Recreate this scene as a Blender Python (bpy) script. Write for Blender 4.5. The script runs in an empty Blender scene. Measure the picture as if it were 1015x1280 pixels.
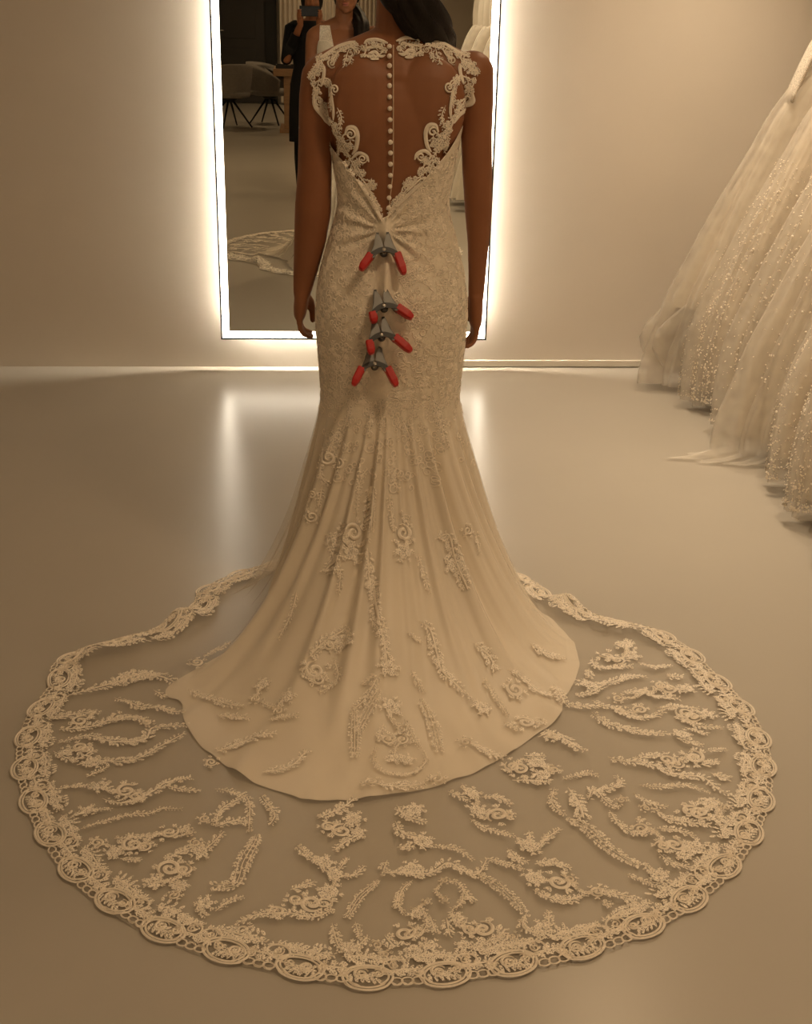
import bpy, math, random
from bisect import bisect_right
from functools import lru_cache
import numpy as np
from mathutils import Vector, Matrix
from mathutils.bvhtree import BVHTree

SC = bpy.context.scene
COL = SC.collection
PI = math.pi
# ------------------------------------------------------------------ camera
F_PX, CX, CY = 1559.5, 507.5, 640.0
CAM_H, WALL_Y = 1.5, 5.5
def _v(*a): return np.array(a, float)
_dn = _v((421-CX)/F_PX, (4529-CY)/F_PX, 1); _dn /= np.linalg.norm(_dn)
_fw = _v((387-CX)/F_PX, (12-CY)/F_PX, 1); _fw -= _dn*np.dot(_dn, _fw); _fw /= np.linalg.norm(_fw)
_rt = np.cross(_dn, _fw)
CM = np.stack([_rt, _fw, -_dn])                 # world = CM @ camera(x right, y down, z forward)
CAM = _v(0, 0, CAM_H)
cam_data = bpy.data.cameras.new('camera'); cam = bpy.data.objects.new('camera', cam_data); COL.objects.link(cam)
cx_, cy_, cz_ = CM[:, 0], -CM[:, 1], -CM[:, 2]
cam.matrix_world = Matrix(((cx_[0], cy_[0], cz_[0], 0), (cx_[1], cy_[1], cz_[1], 0), (cx_[2], cy_[2], cz_[2], CAM_H), (0, 0, 0, 1)))
cam_data.sensor_fit = 'VERTICAL'; cam_data.sensor_height = 24.0; cam_data.lens = 24.0*F_PX/1280.0
cam_data.clip_start = 0.02; cam_data.clip_end = 60
SC.camera = cam
def ray(x, y): return CM @ _v((x-CX)/F_PX, (y-CY)/F_PX, 1)
def at(x, y, d):                                # photo pixel on the plane Y = d
    r = ray(x, y); return CAM + r*(d/r[1])
def fl(x, y, z=0.0):                            # photo pixel on the floor
    r = ray(x, y); return CAM + r*((z-CAM_H)/r[2])
# ------------------------------------------------------------------ world, exposure, room light
w = bpy.data.worlds.new('world'); SC.world = w; w.use_nodes = True
w.node_tree.nodes['Background'].inputs[0].default_value = (1.0, 0.72, 0.45, 1)
w.node_tree.nodes['Background'].inputs[1].default_value = 0.0
vs = SC.view_settings
vs.view_transform = 'Standard'; vs.look = 'None'; vs.gamma = 1.0; vs.use_curve_mapping = False
vs.exposure = 0.30
SC.cycles.transparent_max_bounces = 32; SC.cycles.max_bounces = 7
SC.cycles.diffuse_bounces = 5; SC.cycles.sample_clamp_indirect = 6.0
WARM = (1.0, 0.70, 0.41)
# each downlight: (x, y, watts)
DOWNLIGHTS = [(-1.3, 3.4, 1.5), (1.0, 1.7, 13), (-1.4, 0.6, 3), (0.7, -0.4, 4), (1.3, 4.3, 9),
              (-1.3, -2.4, 9), (0.9, -2.6, 12), (-1.3, -7.2, 7), (1.0, -7.2, 10), (0.2, -10.2, 8)]
TRACK_SPOTS = [(1.55, 5.0, 74), (1.55, 4.1, 73), (1.55, 3.2, 51), (0.6, 0.6, 60), (0.6, -0.8, 60)]
SPOT_COL = (1.0, 0.80, 0.57)
LED_BORDER, LED_STRIP = 10.0, 125.0
LED_COL = (1.0, 0.88, 0.70)
CEIL = 2.9
# ------------------------------------------------------------------ helpers
def nodes_mat(name):
    m = bpy.data.materials.new(name); m.use_nodes = True
    return m, m.node_tree.nodes, m.node_tree.links
def pbr(name, col, rough=0.5, metal=0.0, spec=0.5, sheen=0.0, var=0.0, vscale=8.0, bump=0.0, bscale=200.0, stretch=None, coat=0.0, sss=0.0):
    m, n, l = nodes_mat(name); b = n['Principled BSDF']
    b.inputs['Base Color'].default_value = (*col, 1); b.inputs['Roughness'].default_value = rough
    b.inputs['Metallic'].default_value = metal; b.inputs['Specular IOR Level'].default_value = spec
    b.inputs['Sheen Weight'].default_value = sheen; b.inputs['Coat Weight'].default_value = coat
    if sss:
        b.inputs['Subsurface Weight'].default_value = sss; b.inputs['Subsurface Radius'].default_value = (0.012, 0.005, 0.003)
    tc = n.new('ShaderNodeTexCoord')
    vec = tc.outputs['Object']
    if stretch:
        mp = n.new('ShaderNodeMapping'); mp.inputs['Scale'].default_value = stretch
        l.new(vec, mp.inputs[0]); vec = mp.outputs[0]
    if var:
        t = n.new('ShaderNodeTexNoise'); t.inputs['Scale'].default_value = vscale; t.inputs['Detail'].default_value = 6
        l.new(vec, t.inputs['Vector'])
        r = n.new('ShaderNodeValToRGB')
        r.color_ramp.elements[0].position = 0.3; r.color_ramp.elements[1].position = 0.7
        r.color_ramp.elements[0].color = (*[c*(1-var) for c in col], 1); r.color_ramp.elements[1].color = (*[min(1, c*(1+var)) for c in col], 1)
        l.new(t.outputs['Fac'], r.inputs[0]); l.new(r.outputs[0], b.inputs['Base Color'])
    if bump:
        t = n.new('ShaderNodeTexNoise'); t.inputs['Scale'].default_value = bscale; t.inputs['Detail'].default_value = 4
        l.new(vec, t.inputs['Vector'])
        bp = n.new('ShaderNodeBump'); bp.inputs['Strength'].default_value = bump; bp.inputs['Distance'].default_value = 0.002
        l.new(t.outputs['Fac'], bp.inputs['Height']); l.new(bp.outputs[0], b.inputs['Normal'])
    return m
def tulle_mat(name, col, alpha, var=0.12, scale=6.0):
    m, n, l = nodes_mat(name); n.remove(n['Principled BSDF']); out = n['Material Output']
    d = n.new('ShaderNodeBsdfDiffuse'); d.inputs[0].default_value = (*col, 1)
    t = n.new('ShaderNodeBsdfTranslucent'); t.inputs[0].default_value = (*col, 1)
    a = n.new('ShaderNodeMixShader'); a.inputs[0].default_value = 0.35
    l.new(d.outputs[0], a.inputs[1]); l.new(t.outputs[0], a.inputs[2])
    tr = n.new('ShaderNodeBsdfTransparent')
    mx = n.new('ShaderNodeMixShader')
    tc = n.new('ShaderNodeTexCoord'); no = n.new('ShaderNodeTexNoise'); no.inputs['Scale'].default_value = scale; no.inputs['Detail'].default_value = 0.5
    l.new(tc.outputs['Object'], no.inputs['Vector'])
    mr = n.new('ShaderNodeMapRange'); mr.inputs[1].default_value = 0.2; mr.inputs[2].default_value = 0.8
    mr.inputs[3].default_value = alpha*(1-var); mr.inputs[4].default_value = alpha*(1+var)
    l.new(no.outputs['Fac'], mr.inputs[0]); l.new(mr.outputs[0], mx.inputs[0])
    l.new(tr.outputs[0], mx.inputs[1]); l.new(a.outputs[0], mx.inputs[2]); l.new(mx.outputs[0], out.inputs[0])
    return m
def emit_mat(name, col, s):
    m, n, l = nodes_mat(name); n.remove(n['Principled BSDF'])
    e = n.new('ShaderNodeEmission'); e.inputs[0].default_value = (*col, 1); e.inputs[1].default_value = s
    l.new(e.outputs[0], n['Material Output'].inputs[0]); return m

class MB:
    def __init__(s): s.v = []; s.f = []
    def add(s, vs_, fs):
        o = len(s.v); s.v += [tuple(map(float, p)) for p in vs_]; s.f += [tuple(i+o for i in f) for f in fs]; return s
    def box(s, lo, hi):
        x0, y0, z0 = lo; x1, y1, z1 = hi
        return s.add([(x0,y0,z0),(x1,y0,z0),(x1,y1,z0),(x0,y1,z0),(x0,y0,z1),(x1,y0,z1),(x1,y1,z1),(x0,y1,z1)],
                     [(0,3,2,1),(4,5,6,7),(0,1,5,4),(1,2,6,5),(2,3,7,6),(3,0,4,7)])
    def rings(s, rs, cap=True, closed=True):
        n = len(rs[0]); vs_ = [p for r in rs for p in r]; fs = []
        for i in range(len(rs)-1):
            for j in range(n if closed else n-1):
                k = (j+1) % n; fs.append((i*n+j, i*n+k, (i+1)*n+k, (i+1)*n+j))
        if cap:
            vs_.append(np.mean(np.array(rs[0]), axis=0)); vs_.append(np.mean(np.array(rs[-1]), axis=0)); a, b = len(vs_)-2, len(vs_)-1
            m = (len(rs)-1)*n
            for j in range(n):
                k = (j+1) % n; fs.append((a, k, j)); fs.append((b, m+j, m+k))
        return s.add(vs_, fs)
    def tube(s, path, radii, n=12, cap=True, flat=None, twist=0.0):
        P = [np.array(p, float) for p in path]; rs = []
        if not hasattr(radii, '__len__'): radii = [radii]*len(P)
        t0 = P[1]-P[0]; t0 /= np.linalg.norm(t0)
        ref = _v(0, 0, 1) if abs(t0[2]) < 0.9 else _v(0, 1, 0)
        nrm = np.cross(t0, ref); nrm /= np.linalg.norm(nrm)
        for i, p in enumerate(P):
            t = P[min(i+1, len(P)-1)]-P[max(i-1, 0)]; t /= (np.linalg.norm(t)+1e-9)
            nrm = nrm - t*np.dot(nrm, t); nrm /= (np.linalg.norm(nrm)+1e-9); bn = np.cross(t, nrm)
            r = radii[i]; ra, rb = (r if hasattr(r, '__len__') else (r, r))
            rs.append([p + nrm*ra*math.cos(2*PI*k/n) + bn*rb*math.sin(2*PI*k/n) for k in range(n)])
        return s.rings(rs, cap)
    def ell(s, c, r, n=16, m=10, rot=None):
        rs = []
        for i in range(1, m):
            a = -PI/2 + PI*i/m
            ring = [_v(math.cos(a)*math.cos(2*PI*k/n)*r[0], math.cos(a)*math.sin(2*PI*k/n)*r[1], math.sin(a)*r[2]) for k in range(n)]
            if rot is not None: ring = [np.array(rot @ Vector(q)) for q in ring]
            rs.append([np.array(c)+q for q in ring])
        o = len(s.v); s.rings(rs, True)
        e = _v(0, 0, r[2]);  e = np.array(rot @ Vector(e)) if rot is not None else e
        s.v[-2] = tuple(np.array(c)-e); s.v[-1] = tuple(np.array(c)+e); return s
    def capsule(s, path, radii, n=14):
        s.tube(path, radii, n)
        for p, r in ((path[0], radii[0]), (path[-1], radii[-1])):
            rr = r if hasattr(r, '__len__') else (r, r); q = min(rr); s.ell(p, (q*0.99, q*0.99, q*0.99), n, 8)
        return s
    def mesh(s, name):
        me = bpy.data.meshes.new(name); me.from_pydata(s.v, [], s.f); me.update(); return me
    def build(s, name, mat, parent=None, smooth=True):
        me = s.mesh(name)
        if smooth: me.polygons.foreach_set('use_smooth', [True]*len(me.polygons))
        return link(name, me, mat, parent)
def link(name, me, mat, parent=None):
    o = bpy.data.objects.new(name, me)
    if mat is not None:
        me.materials.clear(); me.materials.append(mat)
    COL.objects.link(o)
    if parent is not None:
        o.parent = parent
        if parent.parent: pass
        o.matrix_parent_inverse = parent_world(parent).inverted()
    return o
def parent_world(p):
    m = Matrix.LocRotScale(p.location, p.rotation_euler, p.scale)
    return parent_world(p.parent) @ p.matrix_parent_inverse @ m if p.parent else m
def tag(o, label, cat, group=None):
    o['label'] = label; o['category'] = cat
    if group: o['group'] = group
    return o
def thing(name, label, cat, loc=(0, 0, 0), group=None):
    o = bpy.data.objects.new(name, None); COL.objects.link(o); o.location = loc; o.empty_display_size = 0.05
    return tag(o, label, cat, group)
def struct(o): o['kind'] = 'structure'; return o
def stuff(o): o['kind'] = 'stuff'; return o
def bevel(o, wd=0.004, seg=2):
    b = o.modifiers.new('bevel', 'BEVEL'); b.width = wd; b.segments = seg; b.limit_method = 'ANGLE'; return o
def catmull(pts, step=None, n=None):
    P = [np.array(p, float) for p in pts]
    if len(P) == 2: P = [P[0], (P[0]+P[1])/2, P[1]]
    Q = [2*P[0]-P[1]] + P + [2*P[-1]-P[-2]]; out = []
    for i in range(1, len(Q)-2):
        a, b, c, d = Q[i-1], Q[i], Q[i+1], Q[i+2]
        k = max(2, int(np.linalg.norm(c-b)/step)+1) if step else n
        for j in range(k):
            t = j/k
            out.append(0.5*((2*b)+(c-a)*t+(2*a-5*b+4*c-d)*t*t+(3*b-a-3*c+d)*t**3))
    out.append(P[-1]); return out
def smoothstep(a, b, x):
    t = min(1, max(0, (x-a)/(b-a))); return t*t*(3-2*t)
def table(xs, ys):                               # smooth interpolation of a table
    xs = np.array(xs, float); ys = np.array(ys, float)
    m = np.gradient(ys, xs)
    def f(x):
        x = min(max(x, X[0]), X[-1]); i = max(min(bisect_right(X, x)-1, len(X)-2), 0)
        h = X[i+1]-X[i]; t = (x-X[i])/h
        return ((2*t**3-3*t*t+1)*Y[i] + (t**3-2*t*t+t)*h*D[i] + (-2*t**3+3*t*t)*Y[i+1] + (t**3-t*t)*h*D[i+1])
    X, Y, D = xs.tolist(), ys.tolist(), m.tolist()
    return f
def remeshed(mb, name, voxel, mat, parent=None, smooth=6):
    o = bpy.data.objects.new('tmp', mb.mesh('tmp')); COL.objects.link(o)
    r = o.modifiers.new('r', 'REMESH'); r.mode = 'VOXEL'; r.voxel_size = voxel; r.use_smooth_shade = True
    s = o.modifiers.new('s', 'SMOOTH'); s.factor = 0.5; s.iterations = smooth
    dg = bpy.context.evaluated_depsgraph_get(); dg.update()
    me = bpy.data.meshes.new_from_object(o.evaluated_get(dg)); me.name = name
    bpy.data.objects.remove(o)
    me.polygons.foreach_set('use_smooth', [True]*len(me.polygons))
    return link(name, me, mat, parent)
# ------------------------------------------------------------------ materials
M = dict(
    wall=pbr('wall_paint', (0.74, 0.68, 0.60), 0.85, var=0.02, vscale=3, bump=0.15, bscale=180),
    ceil=pbr('ceiling_paint', (0.75, 0.70, 0.62), 0.9, var=0.02),
    floor=pbr('poured_floor', (0.42, 0.385, 0.33), 0.28, spec=0.45, var=0.03, vscale=1.6, bump=0.03, bscale=40),
    base=pbr('baseboard_paint', (0.74, 0.69, 0.61), 0.6, var=0.02),
    satin=pbr('ivory_satin', (0.76, 0.69, 0.58), 0.42, spec=0.4, sheen=0.25, var=0.03, vscale=5, bump=0.08, bscale=300),
    hiplace=pbr('lace_over_satin', (0.86, 0.79, 0.675), 0.5, spec=0.35, sheen=0.2, var=0.08, vscale=110, bump=0.5, bscale=260),
    lace=pbr('ivory_lace_thread', (0.84, 0.765, 0.655), 0.65, spec=0.4, var=0.06, vscale=120, bump=0.3, bscale=600),
    tulle=tulle_mat('ivory_tulle', (0.84, 0.77, 0.66), 0.25),
    illusion=tulle_mat('skin_tulle', (0.60, 0.42, 0.30), 0.07),
    band=pbr('tan_loop_band', (0.55, 0.40, 0.28), 0.6, var=0.06, vscale=90),
    pearl=pbr('pearl_button', (0.86, 0.78, 0.68), 0.3, coat=0.3, var=0.02),
    skin=pbr('skin', (0.265, 0.105, 0.047), 0.5, spec=0.35, var=0.05, vscale=14, bump=0.05, bscale=300),
    lips=pbr('lips', (0.36, 0.11, 0.09), 0.4, var=0.04),
    hair=pbr('dark_hair', (0.008, 0.005, 0.004), 0.55, spec=0.25, var=0.3, vscale=25, bump=0.5, bscale=60, stretch=(6, 6, 0.6)),
    eye=pbr('eye', (0.7, 0.66, 0.6), 0.2, var=0.02), iris=pbr('iris', (0.04, 0.025, 0.015), 0.2, var=0.05),
    steel=pbr('stamped_steel', (0.20, 0.20, 0.195), 0.45, metal=0.7, var=0.08, vscale=60),
    spring=pbr('dark_spring_steel', (0.06, 0.06, 0.06), 0.35, metal=0.8, var=0.1),
    red=pbr('red_vinyl_grip', (0.46, 0.014, 0.011), 0.38, spec=0.5, var=0.06, vscale=40),
    black=pbr('black_cloth', (0.008, 0.008, 0.009), 0.8, spec=0.2, var=0.2, bump=0.2, bscale=150),
    shoe=pbr('black_leather', (0.010, 0.009, 0.009), 0.35, var=0.1),
    mframe=pbr('dark_metal_edge', (0.03, 0.03, 0.032), 0.4, metal=0.6, var=0.1),
    phone=pbr('phone_black', (0.012, 0.012, 0.014), 0.2, var=0.1), lens=pbr('phone_lens', (0.02, 0.02, 0.03), 0.05, coat=1.0, var=0.1),
    doorm=pbr('dark_grey_door', (0.045, 0.042, 0.040), 0.55, var=0.06, vscale=4, bump=0.1),
    doorf=pbr('near_black_frame', (0.012, 0.012, 0.012), 0.5, var=0.1),
    chrome=pbr('brushed_metal', (0.7, 0.68, 0.64), 0.25, metal=1.0, var=0.05),
    wood=pbr('light_oak', (0.36, 0.21, 0.105), 0.5, var=0.18, vscale=5, stretch=(1, 8, 8), bump=0.1, bscale=40),
    chair=pbr('grey_felt', (0.22, 0.20, 0.175), 0.9, var=0.08, vscale=30, bump=0.3),
    dkred=pbr('dark_red_cushion', (0.09, 0.02, 0.016), 0.8, var=0.1),
    dkmetal=pbr('black_metal_leg', (0.012, 0.012, 0.012), 0.45, metal=0.4, var=0.1),
    wax=pbr('cream_wax', (0.75, 0.62, 0.42), 0.5, var=0.03, sss=0.2), china=pbr('white_china', (0.75, 0.72, 0.68), 0.25, var=0.02),
    curtain=pbr('pale_curtain', (0.72, 0.64, 0.54), 0.8, var=0.05, vscale=12, sheen=0.2),
    leafd=pbr('dark_leaf', (0.02, 0.026, 0.016), 0.5, var=0.3, vscale=30), bark=pbr('bark', (0.05, 0.03, 0.02), 0.8, var=0.3),
    pot=pbr('dark_pot', (0.05, 0.045, 0.04), 0.4, var=0.1),
    gown=pbr('gown_lining', (0.80, 0.735, 0.63), 0.6, sheen=0.3, var=0.04, vscale=6, bump=0.1, bscale=250),
    gown2=pbr('gown_lining_warm', (0.78, 0.70, 0.58), 0.6, sheen=0.3, var=0.04, vscale=6, bump=0.1, bscale=250),
    overtulle=tulle_mat('gown_tulle', (0.84, 0.79, 0.71), 0.42, 0.3, 14),
    sequin=pbr('pearl_sequin', (0.84, 0.77, 0.66), 0.4, metal=0.0, spec=0.6, var=0.06, vscale=50),
    lampring=pbr('white_lamp_ring', (0.8, 0.78, 0.74), 0.4, var=0.02),
)
def lace_mat(name, col):
    m = pbr(name, col, 0.65, spec=0.4, var=0.10, vscale=160, bump=0.4, bscale=500); n, l = m.node_tree.nodes, m.node_tree.links
    tc = n.new('ShaderNodeTexCoord'); v = n.new('ShaderNodeTexVoronoi'); v.feature = 'DISTANCE_TO_EDGE'; v.inputs['Scale'].default_value = 230
    l.new(tc.outputs['Object'], v.inputs['Vector'])
    mr = n.new('ShaderNodeMapRange'); mr.inputs[1].default_value = 0.10; mr.inputs[2].default_value = 0.28; mr.inputs[3].default_value = 1.0; mr.inputs[4].default_value = 0.42
    l.new(v.outputs['Distance'], mr.inputs[0]); l.new(mr.outputs[0], n['Principled BSDF'].inputs['Alpha']); return m
def blend_z(name, low, high, z0, z1):           # lace fades into plain satin down the skirt
    m, n, l = nodes_mat(name); out = n['Material Output']; n.remove(n['Principled BSDF'])
    def copy(src):
        mp = {}
        for a in src.node_tree.nodes:
            if a.bl_idname == 'ShaderNodeOutputMaterial': continue
            b = n.new(a.bl_idname); mp[a.name] = b
            for x, y in zip(a.inputs, b.inputs):
                if hasattr(x, 'default_value') and x.type in ('VALUE', 'RGBA', 'VECTOR'): y.default_value = x.default_value
            if a.bl_idname == 'ShaderNodeValToRGB':
                for e, g in zip(a.color_ramp.elements, b.color_ramp.elements): g.position = e.position; g.color = e.color
        for k in src.node_tree.links:
            if k.to_node.name in mp: l.new(mp[k.from_node.name].outputs[k.from_socket.name], mp[k.to_node.name].inputs[k.to_socket.name])
        return mp['Principled BSDF'].outputs[0]
    a, b = copy(low), copy(high); mx = n.new('ShaderNodeMixShader'); g = n.new('ShaderNodeNewGeometry'); sp = n.new('ShaderNodeSeparateXYZ'); mr = n.new('ShaderNodeMapRange')
    mr.inputs[1].default_value = z0; mr.inputs[2].default_value = z1
    l.new(g.outputs['Position'], sp.inputs[0]); l.new(sp.outputs['Z'], mr.inputs[0]); l.new(mr.outputs[0], mx.inputs[0])
    l.new(a, mx.inputs[1]); l.new(b, mx.inputs[2]); l.new(mx.outputs[0], out.inputs[0]); return m
M['gownbody'] = blend_z('satin_under_lace', M['satin'], M['hiplace'], 0.40, 0.66)
M['lacework'] = lace_mat('openwork_lace', (0.85, 0.775, 0.665))
M['glass'], _n, _l = nodes_mat('mirror_glass')
_b = _n['Principled BSDF']; _b.inputs['Metallic'].default_value = 1; _b.inputs['Roughness'].default_value = 0.0; _b.inputs['Base Color'].default_value = (0.90, 0.92, 0.88, 1)
M['led'] = emit_mat('led_border_light', LED_COL, LED_BORDER); M['ledstrip'] = emit_mat('led_back_strip', LED_COL, LED_STRIP)
M['lampglow'] = emit_mat('lamp_disc', WARM, 6.0)
# ------------------------------------------------------------------ room shell
RX0, RX1, RY0 = -3.1, 3.0, -11.5
def slab(name, lo, hi, mat): return struct(MB().box(lo, hi).build(name, mat, smooth=False))
slab('floor', (RX0-0.2, RY0-0.2, -0.12), (RX1+0.2, WALL_Y+0.2, 0), M['floor'])
slab('ceiling', (RX0-0.2, RY0-0.2, CEIL), (RX1+0.2, WALL_Y+0.2, CEIL+0.12), M['ceil'])
slab('wall_front', (RX0-0.2, WALL_Y, 0), (RX1+0.2, WALL_Y+0.15, CEIL), M['wall'])
slab('wall_rear', (RX0-0.2, RY0-0.15, 0), (RX1+0.2, RY0, CEIL), M['wall'])
slab('wall_left', (RX0-0.15, RY0, 0), (RX0, WALL_Y, CEIL), M['wall'])
slab('wall_right', (RX1, RY0, 0), (RX1+0.15, WALL_Y, CEIL), M['wall'])
bevel(slab('baseboard_front', (0.30, WALL_Y-0.012, 0.004), (RX1, WALL_Y, 0.034), M['base']), 0.003)
bevel(slab('baseboard_right', (RX1-0.012, RY0, 0.004), (RX1, WALL_Y-0.012, 0.034), M['base']), 0.003)
# ------------------------------------------------------------------ lit mirror
def make_mirror():
    x0, x1, z0, z1 = -0.402, 0.781, 0.136, 2.12
    yb, yf = WALL_Y-0.030, WALL_Y-0.046
    t = thing('wall_mirror', 'tall wall mirror with a glowing white border and thin dark edge', 'mirror', ((x0+x1)/2, WALL_Y, z0))
    e = 0.0075
    fr = MB()
    for lo, hi in (((x0, yf, z0), (x0+e, yb, z1)), ((x1-e, yf, z0), (x1, yb, z1)), ((x0+e, yf, z0), (x1-e, yb, z0+e)), ((x0+e, yf, z1-e), (x1-e, yb, z1))): fr.box(lo, hi)
    fr.build('frame', M['mframe'], t, False)
    bw = 0.030; b = MB(); y = yf+0.002
    X0, X1, Z0, Z1 = x0+e, x1-e, z0+e, z1-e
    for lo, hi in (((X0, y, Z0), (X0+bw, y+0.006, Z1)), ((X1-bw, y, Z0), (X1, y+0.006, Z1)), ((X0+bw, y, Z0), (X1-bw, y+0.006, Z0+bw)), ((X0+bw, y, Z1-bw), (X1-bw, y+0.006, Z1))):
        o = MB().box(lo, hi).build('light_border', M['led'], t, False)
    MB().box((X0+bw, y, Z0+bw), (X1-bw, y+0.006, Z1-bw)).build('mirror_glass', M['glass'], t, False)
    MB().box((X0, y+0.007, Z0), (X1, yb, Z1)).build('back_panel', M['mframe'], t, False)
    i = 0.075
    MB().box((x0+i+0.02, yb, z0+i+0.02), (x1-i-0.02, WALL_Y-0.0005, z1-i-0.02)).build('mounting_box', M['mframe'], t, False)
    for lo, hi in (((x0+i, yb+0.008, z0+i), (x0+i+0.012, WALL_Y-0.004, z1-i)), ((x1-i-0.012, yb+0.008, z0+i), (x1-i, WALL_Y-0.004, z1-i)),
                   ((x0+i+0.012, yb+0.008, z0+i), (x1-i-0.012, WALL_Y-0.004, z0+i+0.012)), ((x0+i+0.012, yb+0.008, z1-i-0.012), (x1-i-0.012, WALL_Y-0.004, z1-i))):
        MB().box(lo, hi).build('backlight_strip', M['ledstrip'], t, False)
make_mirror()
# ------------------------------------------------------------------ lamps
def downlight(x, y, wt, label):
    t = thing('ceiling_downlight', label, 'lamp', (x, y, CEIL), 'recessed ceiling downlights')
    ring = MB(); n = 28; rs = []
    for r, z in ((0.075, CEIL-0.001), (0.098, CEIL-0.001), (0.098, CEIL-0.008), (0.082, CEIL-0.014), (0.075, CEIL-0.006)):
        rs.append([(x+r*math.cos(2*PI*k/n), y+r*math.sin(2*PI*k/n), z) for k in range(n)])
    ring.rings(rs, False).build('trim_ring', M['lampring'], t)
    d = MB(); d.rings([[(x+r*math.cos(2*PI*k/n), y+r*math.sin(2*PI*k/n), z) for k in range(n)] for r, z in ((0.074, CEIL-0.002), (0.074, CEIL-0.005))]).build('glow_disc', M['lampglow'], t, False)
    ld = bpy.data.lights.new('downlight_lamp', 'AREA'); ld.shape = 'DISK'; ld.size = 0.30; ld.energy = wt; ld.color = WARM; ld.spread = math.radians(150)
    lo = bpy.data.objects.new('downlight_lamp', ld); COL.objects.link(lo); lo.location = (x, y, CEIL-0.03)
    lo.parent = t; lo.matrix_parent_inverse = parent_world(t).inverted()
_where = ['over the floor left of the lit mirror', 'over the bride in the long train', 'over the empty floor at the left wall', 'over the person taking the photo', 'nearest the lit mirror',
          'left one halfway down the room', 'right one halfway down the room', 'over the grey chairs', 'over the leafy branches', 'nearest the dark door']
for (x, y, wt), s in zip(DOWNLIGHTS, _where): downlight(x, y, wt, 'round recessed ceiling downlight ' + s)
def track_spot(x, y, wt, aim, label):
    t = thing('track_spotlight', label, 'lamp', (x, y, CEIL), 'spotlights over the hanging gowns')
    MB().tube([(x, y, CEIL), (x, y, CEIL-0.05)], 0.008, 10).build('stem', M['lampring'], t)
    p = _v(x, y, CEIL-0.09); d = np.array(aim, float)-p; d /= np.linalg.norm(d)
    MB().tube([p-d*0.06, p-d*0.055, p+d*0.05, p+d*0.055], [0.03, 0.036, 0.040, 0.036], 20).build('lamp_head', M['lampring'], t)
    MB().tube([p+d*0.0555, p+d*0.058], [0.03, 0.03], 20).build('glow_disc', M['lampglow'], t)
    ld = bpy.data.lights.new('spot_lamp', 'SPOT'); ld.energy = wt; ld.color = SPOT_COL; ld.spot_size = math.radians(78); ld.spot_blend = 0.9; ld.shadow_soft_size = 0.035
    lo = bpy.data.objects.new('spot_lamp', ld); COL.objects.link(lo); lo.location = p+d*0.07
    lo.rotation_euler = Vector(d).to_track_quat('-Z', 'Y').to_euler(); lo.parent = t; lo.matrix_parent_inverse = parent_world(t).inverted()
_sw = ['nearest the mirror wall', 'second from the mirror wall', 'third from the mirror wall', 'beside the camera', 'behind the camera']
for (x, y, wt), s in zip(TRACK_SPOTS, _sw): track_spot(x, y, wt, (1.65, y-0.15, 0.4) if y > 2 else (1.95, y-0.15, 0.5), 'white ceiling spotlight aimed at the hanging gowns, ' + s)
# ------------------------------------------------------------------ bride: figure
BX, BY = 0.197, 3.05
_tz = [0.45, 0.62, 0.71, 0.787, 0.84, 0.91, 0.985, 1.07, 1.15, 1.22, 1.30, 1.36, 1.40]
T_ax = table(_tz, [0.170, 0.171, 0.177, 0.182, 0.180, 0.170, 0.150, 0.128, 0.136, 0.150, 0.160, 0.150, 0.10])
T_yb = table(_tz, [0.125, 0.126, 0.130, 0.135, 0.132, 0.112, 0.088, 0.078, 0.088, 0.098, 0.098, 0.080, 0.055])
T_yf = table(_tz, [0.085, 0.090, 0.094, 0.096, 0.098, 0.104, 0.104, 0.098, 0.112, 0.122, 0.104, 0.078, 0.05])
def torso_pt(phi, z, off=0.0):
    c, s = math.cos(phi), math.sin(phi); e = 2/2.25
    ax = T_ax(z)+off; b = (T_yb(z) if c > 0 else T_yf(z))+off
    return _v(BX + ax*math.copysign(abs(s)**e, s), BY - b*math.copysign(abs(c)**e, c), z)
def add_head(mb, c, k=1.0, yaw=0.0):
    R = Matrix.Rotation(yaw, 3, 'Z')
    def P(x, y, z): return np.array(c) + np.array(R @ Vector((x*k, y*k, z*k)))
    def E(p, r, rot=None): mb.ell(P(*p), tuple(q*k for q in r), 20, 14, R if rot is None else R @ rot)
    E((0, -0.012, 0.03), (0.074, 0.092, 0.088)); E((0, 0.018, -0.02), (0.064, 0.070, 0.085)); E((0, 0.045, -0.072), (0.042, 0.038, 0.036))
    E((0, 0.066, -0.094), (0.020, 0.018, 0.016)); E((0, 0.072, 0.038), (0.052, 0.020, 0.034))
    E((0, 0.094, -0.012), (0.009, 0.014, 0.022), Matrix.Rotation(0.45, 3, 'X')); E((0, 0.101, -0.026), (0.013, 0.014, 0.010))
    for s in (-1, 1):
        E((s*0.034, 0.066, -0.018), (0.022, 0.018, 0.020)); E((s*0.073, -0.006, -0.010), (0.009, 0.018, 0.030)); E((s*0.030, 0.076, 0.026), (0.020, 0.010, 0.008))
    E((0, 0.085, -0.056), (0.021, 0.009, 0.006)); E((0, 0.083, -0.066), (0.019, 0.010, 0.007))
    return P
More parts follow.
